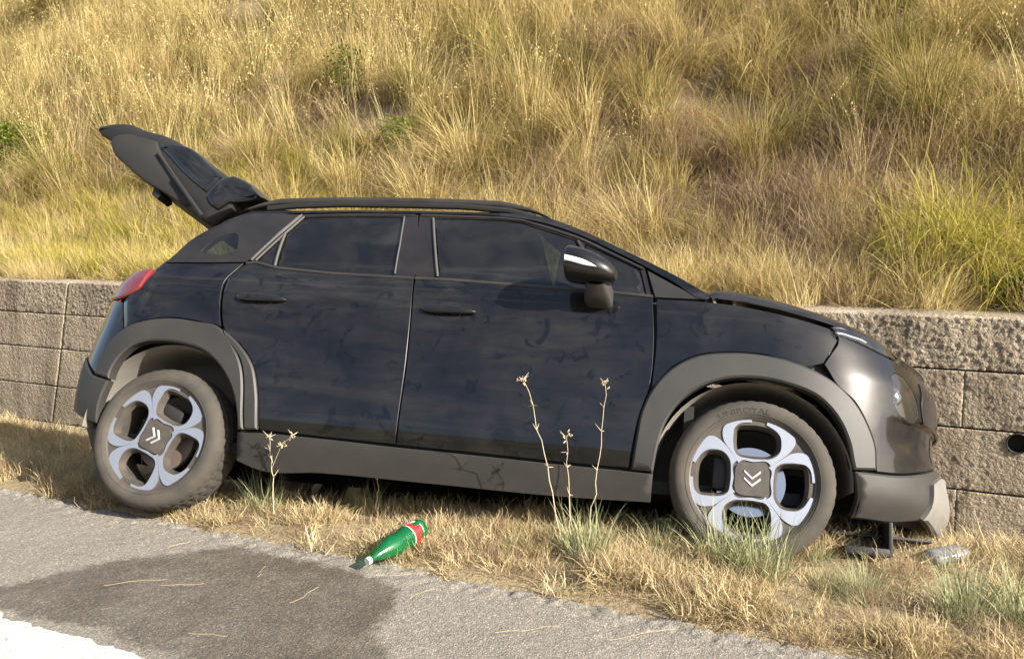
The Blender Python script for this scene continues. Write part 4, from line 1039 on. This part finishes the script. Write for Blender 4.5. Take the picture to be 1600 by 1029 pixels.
def blades(n, L, W, lean, curl, rad, segs=4, seed=0, lean0=0., droop=0., head=0., tangle=0., dirbias=None, rng=None, tint=None):
    """n blades as tapered bent strips; returns v, f, tint, along"""
    r = rng or np.random.default_rng(seed)
    az = r.uniform(0, 2*np.pi, n) if dirbias is None else r.normal(dirbias[0], dirbias[1], n)
    q = np.sqrt(r.uniform(0, 1, n)); ba = az + r.normal(0, .9, n)
    base = np.stack([np.cos(ba)*q*rad, np.sin(ba)*q*rad, np.zeros(n)], -1)
    length = r.uniform(L[0], L[1], n); w = r.uniform(W[0], W[1], n)
    a0 = lean0 + np.abs(r.normal(0, lean, n))*(.35+.65*q); cu = np.abs(r.normal(curl, curl*.45, n))
    out = np.stack([np.cos(az), np.sin(az), 0*az], -1)
    side = np.stack([-np.sin(az), np.cos(az), 0*az], -1)
    tw = r.uniform(-.9, .9, n)[:, None]
    p = base.copy(); V = []; K = segs+1
    kink = r.normal(0, tangle, (n, K))
    ang = a0.copy()
    for k in range(K):
        t = k/segs
        ww = w*(1-t**1.7)*(.75+.5*min(1, t*4)) if k < segs else w*.08
        sd = side*np.cos(tw)+out*np.sin(tw)
        V.append(np.stack([p-sd*ww[:, None]*.5, p+sd*ww[:, None]*.5], 1))
        if k < segs:
            d = out*np.sin(ang)[:, None]+np.array([0, 0, 1])*np.cos(ang)[:, None]+side*kink[:, k][:, None]
            p = p+d*(length/segs)[:, None]
            ang = ang+cu/segs*(1+droop*t)
    V = np.stack(V, 1).reshape(n, K*2, 3)
    f0 = np.array([(2*k, 2*k+1, 2*k+3, 2*k+2) for k in range(segs)])
    F = (f0[None]+(np.arange(n)*K*2)[:, None, None]).reshape(-1, 4)
    tn = r.uniform(0, 1, n) if tint is None else np.clip(r.normal(tint[0], tint[1], n), 0, 1)
    T = np.repeat(tn, K*2); A = np.tile(np.repeat(np.arange(K)/segs, 2), n)
    return V.reshape(-1, 3), F, T, A, p
def seedheads(tips, r, n_each=16, size=.017, spread=.22, droop=.05):
    """oat-like spikelets hanging round the tips"""
    V = []; F = []; k = 0
    for tp in tips:
        az = r.uniform(0, 6.28)
        for j in range(n_each):
            t = r.uniform(0, 1)
            c = tp+np.array([math.cos(az)*t*spread*.6+r.normal(0, .014), math.sin(az)*t*spread*.6+r.normal(0, .014), -t*spread*.55+r.normal(0, .012)-droop*t])
            a = r.uniform(0, 6.28); l = size*r.uniform(.7, 1.5); w = l*.28
            sx, sy = math.cos(a), math.sin(a); dn = np.array([sx*.3, sy*.3, -1])*l
            V += [c, c+np.array([-sy*w, sx*w, 0])+dn*.5, c+dn, c-np.array([-sy*w, sx*w, 0])+dn*.5]
            F.append((k, k+1, k+2, k+3)); k += 4
    return np.array(V), np.array(F)
def grass_mesh(name, parts, mat):
    V = []; F = []; T = []; A = []; k = 0
    for v, f, t, a in parts:
        V.append(v); F.append(np.asarray(f)+k); T.append(t); A.append(a); k += len(v)
    V = np.concatenate(V); F = np.concatenate(F); me = bpy.data.meshes.new(name)
    me.vertices.add(len(V)); me.vertices.foreach_set('co', V.astype(np.float32).ravel())
    me.loops.add(F.size); me.loops.foreach_set('vertex_index', F.astype(np.int32).ravel())
    me.polygons.add(len(F)); me.polygons.foreach_set('loop_start', np.arange(len(F), dtype=np.int32)*4)
    me.polygons.foreach_set('loop_total', np.full(len(F), 4, np.int32)); me.polygons.foreach_set('use_smooth', np.ones(len(F), bool))
    me.update(calc_edges=True)
    for nm, d in (('tint', T), ('along', A)):
        at = me.attributes.new(nm, 'FLOAT', 'POINT'); at.data.foreach_set('value', np.concatenate(d).astype(np.float32))
    me.materials.append(mat); return me
def tuft(name, mat, seed, heads=0, hcol=(.85, .1), **kw):
    v, f, t, a, tips = blades(seed=seed, **kw); parts = [(v, f, t, a)]
    if heads:
        r = np.random.default_rng(seed+99); pick = tips[r.permutation(len(tips))[:heads]]
        hv, hf = seedheads(pick, r); n = len(hv); parts.append((hv, hf, np.clip(r.normal(hcol[0], hcol[1], n//4).repeat(4), 0, 1), np.ones(n)))
    return grass_mesh(name, parts, mat)
PROTO = {}
def proto(key, fn, k=3): PROTO[key] = [fn(i) for i in range(k)]
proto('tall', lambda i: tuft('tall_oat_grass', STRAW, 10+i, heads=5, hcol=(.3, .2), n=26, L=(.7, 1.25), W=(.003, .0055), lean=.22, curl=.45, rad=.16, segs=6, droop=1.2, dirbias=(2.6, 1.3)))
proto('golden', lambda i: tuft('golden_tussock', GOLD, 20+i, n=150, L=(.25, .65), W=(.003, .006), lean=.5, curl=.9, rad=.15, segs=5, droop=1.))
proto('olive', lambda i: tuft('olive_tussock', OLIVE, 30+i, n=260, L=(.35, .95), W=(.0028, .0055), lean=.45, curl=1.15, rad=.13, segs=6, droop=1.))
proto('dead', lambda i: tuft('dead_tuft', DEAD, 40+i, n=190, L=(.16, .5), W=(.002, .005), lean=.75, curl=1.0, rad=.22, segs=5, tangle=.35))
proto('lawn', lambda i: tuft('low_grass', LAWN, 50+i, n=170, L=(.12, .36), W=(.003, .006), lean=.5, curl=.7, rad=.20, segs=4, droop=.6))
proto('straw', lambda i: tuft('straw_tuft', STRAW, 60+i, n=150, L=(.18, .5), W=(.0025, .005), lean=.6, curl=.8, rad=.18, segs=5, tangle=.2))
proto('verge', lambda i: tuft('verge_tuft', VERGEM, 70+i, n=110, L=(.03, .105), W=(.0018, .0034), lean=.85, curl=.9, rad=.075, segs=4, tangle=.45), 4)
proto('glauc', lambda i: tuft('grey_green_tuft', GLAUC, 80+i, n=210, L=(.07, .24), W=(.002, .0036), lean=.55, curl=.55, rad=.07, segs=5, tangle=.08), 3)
proto('leafy', lambda i: leaf_plant(i), 2) if False else None

def stuff_gn(name, key_pts, label=None):
    """one object: points carrying which tuft, turn and size, instanced"""
    col = bpy.data.collections.new(name+'_tufts'); idx = {}; k = 0
    for key in key_pts:
        for j, me in enumerate(PROTO[key]):
            o = bpy.data.objects.new('%03d_%s' % (k, me.name), me); col.objects.link(o); idx[(key, j)] = k; k += 1
    P = []; I = []; R = []; Sc = []
    for key, L in key_pts.items():
        for (x, y, z, s, rz, tx, ty) in L:
            P.append((x, y, z)); I.append(idx[(key, int(RNG.integers(len(PROTO[key]))))]); R.append((tx, ty, rz)); Sc.append(s)
    me = bpy.data.meshes.new(name); me.from_pydata(P, [], [])
    a = me.attributes.new('which', 'INT', 'POINT'); a.data.foreach_set('value', np.array(I, np.int32))
    a = me.attributes.new('turn', 'FLOAT_VECTOR', 'POINT'); a.data.foreach_set('vector', np.array(R, np.float32).ravel())
    a = me.attributes.new('size', 'FLOAT', 'POINT'); a.data.foreach_set('value', np.array(Sc, np.float32))
    o = bpy.data.objects.new(name, me); COL.objects.link(o)
    ng = bpy.data.node_groups.new(name, 'GeometryNodeTree')
    ng.interface.new_socket('Geometry', in_out='INPUT', socket_type='NodeSocketGeometry'); ng.interface.new_socket('Geometry', in_out='OUTPUT', socket_type='NodeSocketGeometry')
    gi = ng.nodes.new('NodeGroupInput'); go = ng.nodes.new('NodeGroupOutput')
    ci = ng.nodes.new('GeometryNodeCollectionInfo'); ci.inputs['Collection'].default_value = col; ci.inputs['Separate Children'].default_value = True; ci.inputs['Reset Children'].default_value = True
    ip = ng.nodes.new('GeometryNodeInstanceOnPoints'); ip.inputs['Pick Instance'].default_value = True
    def attr(nm, ty):
        n = ng.nodes.new('GeometryNodeInputNamedAttribute'); n.data_type = ty; n.inputs['Name'].default_value = nm; return n.outputs['Attribute']
    L = ng.links.new
    L(gi.outputs[0], ip.inputs['Points']); L(ci.outputs[0], ip.inputs['Instance']); L(attr('which', 'INT'), ip.inputs['Instance Index'])
    er = ng.nodes.new('FunctionNodeEulerToRotation'); L(attr('turn', 'FLOAT_VECTOR'), er.inputs[0]); L(er.outputs[0], ip.inputs['Rotation']); L(attr('size', 'FLOAT'), ip.inputs['Scale'])
    L(ip.outputs[0], go.inputs[0])
    md = o.modifiers.new('tufts', 'NODES'); md.node_group = ng
    tag(o, label, None, kind='stuff'); return o

def scatter(n, t0, t1, d0, d1, zf, dens, s=(.7, 1.2), tilt=.12, slope_tilt=0., power=1.):
    out = []
    t = RNG.uniform(t0, t1, n); d = d0+(d1-d0)*RNG.uniform(0, 1, n)**power
    keep = RNG.uniform(0, 1, n) < dens(t, d); t, d = t[keep], d[keep]
    x, y = td(t, d); z = zf(t, d)
    sc = RNG.uniform(s[0], s[1], len(t)); rz = RNG.uniform(0, 6.283, len(t))
    # lean downhill (towards the road) in world axes: -MX direction
    for i in range(len(t)):
        k = slope_tilt+RNG.normal(0, tilt); out.append((x[i], y[i], z[i]-.02, sc[i], rz[i], k*MX[1]+RNG.normal(0, tilt), -k*MX[0]+RNG.normal(0, tilt)))
    return out
def hgt(d): return np.clip((np.asarray(d)-DW-.5)*TAN, 0, 9)         # height up the bank
# patches on the bank: (t, d, radius t, radius d)
def blob(t, d, L):
    v = 0*t
    for a, b, ra, rb in L: v = np.maximum(v, np.exp(-(((t-a)/ra)**2+((d-b)/rb)**2)))
    return v
BROWN = [(-1.7, 6.75, 1.2, .75), (-.45, 6.7, 1.0, .7), (.5, 6.95, .7, .5), (-3.0, 6.9, .7, .5), (-4.6, 7.3, .5, .35), (-1.0, 8.2, .5, .3), (-2.6, 8.6, .5, .3), (-7.2, 8.0, .6, .35)]
GREENL = lambda t: 1/(1+np.exp((t+4.4)*2.2))                       # low green grass towards the left
TALLL = [(-10.5, 8.6, 3.0, 1.6), (-6.0, 9.4, 2.6, 1.6), (-3.6, 9.6, 1.6, 1.0), (-13, 10.5, 3, 1.5)]
RIGHTT = [(.35, 6.15, .8, .35), (1.2, 6.2, .7, .35)]
nz = lambda t, d, f, s: fbm(t*f, d*f, s, 3)
far = lambda d: np.clip(1.25-(d-6)*.07, .5, 1.2)
D1 = DW+7.2
def tuss(sp, seed):
    r = np.random.default_rng(500+seed); out = []
    for a in np.arange(-17, 3.2, sp):
        for b in np.arange(DW+1.35, D1, sp):
            t = a+r.uniform(-.4, .4)*sp; d = b+r.uniform(-.4, .4)*sp
            tt = np.array([t]); dd = np.array([d])
            if r.uniform() < .8*float(blob(tt, dd, BROWN)[0]) or r.uniform() < float(GREENL(tt)[0])*np.clip((DW+2.3-d)*1.2, 0, 1) or r.uniform() < .15: continue
            x, y = td(t, d); k = .28+r.normal(0, .12); q = r.normal(0, .1)
            out.append((x, y, float(bank_z(t, d))-.03, r.uniform(.65, 1.25), r.uniform(0, 6.283), k*MX[1]+q, -k*MX[0]+q))
    return out
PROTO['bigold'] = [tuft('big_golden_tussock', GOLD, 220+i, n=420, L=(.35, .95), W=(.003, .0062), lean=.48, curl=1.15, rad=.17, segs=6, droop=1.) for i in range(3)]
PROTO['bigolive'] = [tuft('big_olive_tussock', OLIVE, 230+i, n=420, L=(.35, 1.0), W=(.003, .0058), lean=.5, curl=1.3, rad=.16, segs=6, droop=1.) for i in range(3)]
pts = {
 'dead': scatter(4200, -17, 3.2, DW+.55, D1, bank_z, lambda t, d: np.clip(.18+.9*blob(t, d, BROWN), 0, 1)*far(d), (.6, 1.25), .2, .1),
 'golden': scatter(3600, -17, 3.2, DW+1.0, D1, bank_z, lambda t, d: np.clip((nz(t, d, 1.15, 91)-.36)*5, 0, 1)*(1-.85*blob(t, d, BROWN))*np.clip((d-DW-.9-1.1*GREENL(t))*1.6, 0, 1)*.8, (.6, 1.1), .16, .2),
 'bigold': tuss(.62, 0), 'bigolive': tuss(.80, 1),
 'tall': scatter(1900, -17, 3.2, DW+1.6, D1, bank_z, lambda t, d: (1-.9*blob(t, d, BROWN))*np.clip(.10+.9*blob(t, d, TALLL)+.4*np.clip((nz(t, d, .6, 7)-.5)*4, 0, 1), 0, 1)*.8, (.7, 1.1), .14, .12),
 'lawn': scatter(3800, -12, 3.2, DW+.52, DW+2.6, bank_z, lambda t, d: np.clip(GREENL(t)*1.2+.25*np.clip((nz(t, d, 1.4, 55)-.45)*4, 0, 1), 0, 1)*np.clip((DW+2.7-d)*.9, 0, 1), (.6, 1.15), .16, .1, power=1.3),
 'straw': scatter(3200, -12, 3.2, DW+.50, DW+2.6, bank_z, lambda t, d: (1-.6*blob(t, d, BROWN))*np.clip(.25+.8*(1-GREENL(t))*np.clip((nz(t, d, 1.6, 77)-.38)*4, 0, 1), 0, 1)*np.clip((DW+2.6-d)*.9, 0, 1), (.5, 1.1), .2, .1, power=1.2) + scatter(170, -9, 3, DW+.24, DW+.52, bank_z, lambda t, d: np.clip((nz(t, d, 1.7, 19)-.38)*5, 0, 1), (.35, .75), .25, .35),
}
stuff_gn('bank_grass', pts, 'dry golden and olive grass covering the bank behind the wall')
# coarse cover for the bank beyond the frame
stuff_gn('distant_grass', {'golden': scatter(1800, -26, -17, DW+.6, D1+1, bank_z, lambda t, d: .55+0*t, (.9, 1.3), .14, .2) + scatter(1500, 3.2, 8, DW+.6, D1+1, bank_z, lambda t, d: .7+0*t, (.8, 1.2), .14, .2) + scatter(1600, -22, 6, D1, DW+8.6, bank_z, lambda t, d: .7+0*t, (.9, 1.3), .14, .2)}, 'dry grass on the bank to both sides')

# tussocks one can tell apart: things of their own
def tussock(key, j, name, label, cat, x, y, z, s, rz=None, tilt=0., group=None):
    o = bpy.data.objects.new(name, PROTO[key][j % len(PROTO[key])]); COL.objects.link(o)
    o.location = (x, y, z); o.scale = (s, s, s)
    o.rotation_euler = (tilt*MX[1], -tilt*MX[0], rz if rz is not None else random.uniform(0, 6.28))
    return tag(o, label, cat, group)
BIG = [  # t, d, kind, size
 (-.02, 6.10, 'lawn_t', 1.45), (.38, 6.05, 'lawn_t', 1.4), (.75, 6.12, 'lawn_t', 1.45), (.20, 6.4, 'lawn_t', 1.5),
 (-.62, 7.55, 'olive', 1.15), (-.15, 7.75, 'olive', 1.2), (.30, 7.5, 'golden', 1.2), (-1.05, 7.8, 'olive', 1.1), (.85, 7.35, 'olive', 1.15),
 (-2.35, 7.3, 'olive', 1.0), (-1.95, 7.25, 'golden', 1.0), (-3.85, 6.75, 'golden', .85), (-4.3, 6.7, 'lawn_t', .9), (-3.5, 7.7, 'olive', 1.0), (-5.3, 7.8, 'golden', 1.0), (-6.6, 7.5, 'golden', 1.05), (-8.3, 7.6, 'golden', 1.1), (-9.3, 7.9, 'olive', 1.1),
 (-2.2, 6.1, 'lawn_t', .6), (-1.45, 6.02, 'straw', .8)]
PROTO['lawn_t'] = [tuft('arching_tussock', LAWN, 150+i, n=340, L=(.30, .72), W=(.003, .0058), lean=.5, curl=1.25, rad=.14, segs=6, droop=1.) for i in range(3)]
LAB = ['yellow-green arching tussock on the wall top, directly above the bonnet tip', 'broad yellow-green tussock above the right end of the wall, over the vertical joint', 'yellow-green tussock at the right picture edge above the drain hole', 'yellow-green tussock set back behind the two tussocks over the vertical joint',
 'olive-green tussock above the brown dead patch right of the windscreen', 'tallest olive-green tussock on the right half of the bank, above the wall joint', 'golden tussock on the bank between two olive tussocks at the right', 'olive-green tussock drooping over the brown patch above the bonnet', 'olive-green tussock at the right picture edge halfway up the bank',
 'olive-green tussock just above the front end of the roof rail', 'golden tussock right beside the olive one above the front end of the roof rail', 'golden tussock standing directly behind the middle of the roof', 'bright yellow-green tussock just behind the roof above the rear door', 'olive-green tussock high behind the middle of the roof', 'golden tussock right of the raised tailgate', 'golden tussock directly behind the raised tailgate', 'golden tussock left of the raised tailgate tip', 'olive-green tussock at the far left beside the green bush',
 'small yellow-green tuft on the wall ledge behind the windscreen', 'small pale straw tuft on the ledge just behind the bonnet']
for i, (t, d, k, s) in enumerate(BIG):
    x, y = td(t, d); tussock(k, i, 'grass_tussock', LAB[i], 'grass tussock', x, y, float(bank_z(t, d))-.03, s, tilt=.18, group='grass tussocks on the bank')

# green weeds and a bush
def leaf_plant(name, label, cat, loc, n, rad, h, size, mat, seed, stems=14, group=None):
    r = np.random.default_rng(seed); root = empty(name, loc); tag(root, label, cat, group)
    mb = MB(); 
    for i in range(stems):
        a = r.uniform(0, 6.28); q = rad*math.sqrt(r.uniform(0, 1)); hh = h*r.uniform(.55, 1.)
        mb.tube([(q*.3*math.cos(a), q*.3*math.sin(a), -.02), (q*.7*math.cos(a), q*.7*math.sin(a), hh*.55), (q*math.cos(a), q*math.sin(a), hh)], [.005, .0035, .0015], 5)
    mb.build('stem', simple('weed_stem', (.14, .13, .05), .7), root)
    c = np.stack([r.normal(0, rad*.55, n), r.normal(0, rad*.55, n), h*(.15+.85*r.beta(2, 1.4, n))], -1)
    az = r.uniform(0, 6.28, n); el = r.uniform(-.5, .9, n); l = size*r.uniform(.6, 1.4, n)
    d = np.stack([np.cos(az)*np.cos(el), np.sin(az)*np.cos(el), np.sin(el)], -1)*l[:, None]
    s = np.stack([-np.sin(az), np.cos(az), r.uniform(-.5, .5, n)], -1)*(l*.28)[:, None]
    V = np.stack([c, c+d*.5+s, c+d, c+d*.5-s], 1).reshape(-1, 3); F = np.arange(4*n).reshape(-1, 4)
    me = grass_mesh('leaves', [(V, F, np.repeat(r.uniform(0, 1, n), 4), np.ones(4*n))], mat)
    o = bpy.data.objects.new('leaves', me); COL.objects.link(o); o.parent = root; o['kind'] = 'stuff'
    return root
x, y = td(.56, 5.85); leaf_plant('weed', 'leafy bright green weed on the wall top at the right edge', 'weed', (x, y, float(bank_z(.56, 5.85))), 700, .17, .22, .035, LEAFG, 3)
x, y = td(-14.2, 11.2); leaf_plant('bush', 'grey-green bush among tall pale grass in the top left corner', 'bush', (x, y, float(bank_z(-14.2, 11.2))), 5200, .9, 1.0, .06, OLIVE, 15, stems=40)
x, y = td(-11.0, 7.5); leaf_plant('bush', 'low green bush on the bank at the left edge', 'bush', (x, y, float(bank_z(-11.0, 7.5))), 4200, .45, .75, .055, LEAFG, 5, stems=40)
x, y = td(-6.15, 8.45); leaf_plant('weed', 'upright green weed among golden grass on the bank', 'weed', (x, y, float(bank_z(-6.15, 8.45))), 900, .2, .75, .04, LEAFG, 6)
x, y = td(-5.0, 7.75); leaf_plant('weed', 'yellowish green herb behind the raised tailgate and roof', 'weed', (x, y, float(bank_z(-5.0, 7.75))), 700, .2, .5, .04, LEAFG, 8)
x, y = td(-7.3, 6.0); leaf_plant('weed', 'small green weed on the wall ledge behind the tail light', 'weed', (x, y, float(bank_z(-7.3, 6.0))), 500, .25, .12, .035, LEAFG, 9)

# verge
carA = np.array(CARM.inverted())
def under_car(t, d):
    x, y = td(t, d); return 0*x
gz = ground_z
def vd(t, d):
    e = road_edge(t)+.0
    v = np.clip((d-e-.02-.07*(nz(t, d, 2.1, 77)-.4))/.06, 0, 1)*(.10+.90*np.clip((nz(t, d, 3.3, 201)-.39)*6, 0, 1))
    shade = (d > verge_start(t)+.42) & (t < -.4) & (t > -3.2)
    return v*np.where(shade, .18, 1.)
vp = {'verge': scatter(7000, -6.5, 2.6, DE-.02, DE+1.25, gz, vd, (.7, 1.35), .22, 0., power=1.25) + scatter(3000, -8.5, 3, DE+1.0, DW-.03, gz, lambda t, d: .75+0*t, (.9, 1.7), .2),
      'glauc': scatter(420, -6, 2.6, DE+.12, DE+1.0, gz, lambda t, d: np.clip((nz(t, d, 2.2, 301)-.50)*5, 0, 1), (.25, .55), .2) + scatter(260, -7.5, -3.2, DE+.25, DE+2.0, gz, lambda t, d: .8+0*t, (.3, .7), .2),
      'dead': scatter(420, -6, 2.6, DE+.05, DE+1.2, gz, lambda t, d: .7+0*t, (.16, .32), .3)}
stuff_gn('verge_grass', vp, 'short dry straw grass along the road edge')
TUFTS = [((-1.130, 3.83), 1.0, 'grey-green grass tuft at the road edge under the rear door of the car'),
 ((-.665, 3.86), .85, 'grey-green grass tuft below the sill, behind the green bottle'),
 ((.295, 3.27), 1.15, 'grey-green grass tuft with tall dry stalks between bottle and front wheel'),
 ((.80, 3.14), 1.2, 'grey-green grass tuft left of two in front of the front wheel'),
 ((.925, 3.06), 1.25, 'dense blue-green grass tuft at the foot of the front wheel, nearest the road'),
 ((1.50, 2.72), 1.1, 'grey-green grass tuft at the right end of the road edge'),
 ((1.66, 2.66), 1.1, 'grey-green grass tuft cut by the right picture edge'),
 ((.60, 3.32), .8, 'thin grey-green grass tuft just left of the front wheel'),
 ((1.25, 2.93), .7, 'small grey-green grass tuft right of the front wheel')]
for i, ((x, y), s, lab) in enumerate(TUFTS):
    t = EX[0]*x+EX[1]*y; d = MX[0]*x+MX[1]*y
    tussock('glauc', i, 'grass_tuft', lab, 'grass tuft', x, y, float(gz(t, d))-.01, s)
# dry stalks
def stalk(label, pts, r0, seed, fork=None, heads=8):
    r = np.random.default_rng(seed); root = empty('weed_stalk', pts[0]); tag(root, label, 'dry weed')
    P = np.array(pts)-np.array(pts[0]); q = resample(P, 14); q += np.r_[np.zeros((1, 3)), r.normal(0, .003, (13, 3))]
    mb = MB().tube([tuple(p) for p in q], list(np.linspace(r0, r0*.45, 14)), 6)
    if fork: 
        for fk in fork: mb.tube([tuple(np.array(p)-np.array(pts[0])) for p in fk], [r0*.7, r0*.4], 5)
    hv = []
    ends = [q[-1]] + [np.array(fk[-1])-np.array(pts[0]) for fk in (fork or [])]
    for e in ends + [q[9], q[11], q[6]]:
        k = heads if any(e is z for z in ends) else 3
        for i in range(k):
            a = r.uniform(0, 6.28); l = r.uniform(.012, .035); u = r.uniform(-.3, 1.)
            mb.tube([tuple(e), tuple(e+np.array([math.cos(a)*l*.8, math.sin(a)*l*.8, u*l]))], [.0017, .0005], 4)
    mb.build('stem', simple('dry_stalk', (.56, .47, .32), .8, var=.3, scale=60), root)
    h = MB()
    for e in ends:
        for i in range(5):
            c = e+r.normal(0, .010, 3); h.box(tuple(c), (.005, .004, .013), .001, Matrix.Rotation(r.uniform(-1, 1), 3, 'X') @ Matrix.Rotation(r.uniform(-1, 1), 3, 'Y'))
    h.build('seed_head', simple('dry_seed', (.46, .33, .20), .9, var=.3, scale=60), root)
    return root
K = .955
def tow(p):  # keep the sight line, a little nearer the road
    return (p[0]*K, p[1]*K, 1.30+(p[2]-1.30)*K)
stalk('tallest dry weed stalk, leaning left in front of the front door', [tow(p) for p in [(.208, 3.467, 0), (.131, 3.467, .408), (.093, 3.437, .549), (.046, 3.407, .704)]], .0022, 1)
stalk('short dry stalk between two taller stalks before the front door', [tow(p) for p in [(.248, 3.467, 0), (.232, 3.467, .301), (.221, 3.437, .464)]], .0021, 2)
stalk('tall dry weed stalk leaning right with brown seed heads', [tow(p) for p in [(.315, 3.481, 0), (.357, 3.481, .351), (.386, 3.451, .683)]], .0020, 3, heads=12)
stalk('forked dry weed stalk in front of the rear door sill', [tow(p) for p in [(-1.097, 3.858, 0), (-1.099, 3.858, .218), (-1.10, 3.828, .369)]], .0024, 4, fork=[[tow((-1.099, 3.858, .218)), tow((-1.036, 3.80, .338))], [tow((-1.036, 3.80, .338)), tow((-.975, 3.768, .392))]])
stalk('small dry stalk below the rear door, above the grey-green tuft', [tow(p) for p in [(-.635, 3.922, 0), (-.62, 3.922, .169), (-.587, 3.892, .308)]], .0018, 5, heads=10)
# loose straws on the asphalt
for i, (t, d, l, a) in enumerate([(-2.55, 2.15, .22, .25), (-2.38, 2.2, .16, .1), (-1.92, 2.32, .15, 1.1), (-1.55, 2.52, .12, .5), (-2.2, 2.42, .10, 1.6), (-1.1, 2.42, .20, .2), (-.75, 2.55, .25, .35), (-.55, 2.45, .12, .4), (-1.28, 1.95, .10, 1.2), (-2.0, 1.95, .14, -.2), (-2.7, 2.5, .1, .9), (-1.75, 2.6, .16, .1)]):
    x, y = td(t, d); m = MB(); r = np.random.default_rng(i)
    P = [(l*(u-.5)*math.cos(a)+r.normal(0, .004), l*(u-.5)*math.sin(a)+r.normal(0, .004), .004+.006*abs(math.sin(u*3+i))) for u in np.linspace(0, 1, 6)]
    o = m.tube(P, .0006, 4).build('dry_straw', STRAW_S if 'STRAW_S' in globals() else globals().setdefault('STRAW_S', simple('straw_stem', (.50, .39, .20), .8)))
    o.location = (x, y, .012); tag(o, 'loose dry straw lying on the asphalt', 'straw', 'loose straws on the asphalt')
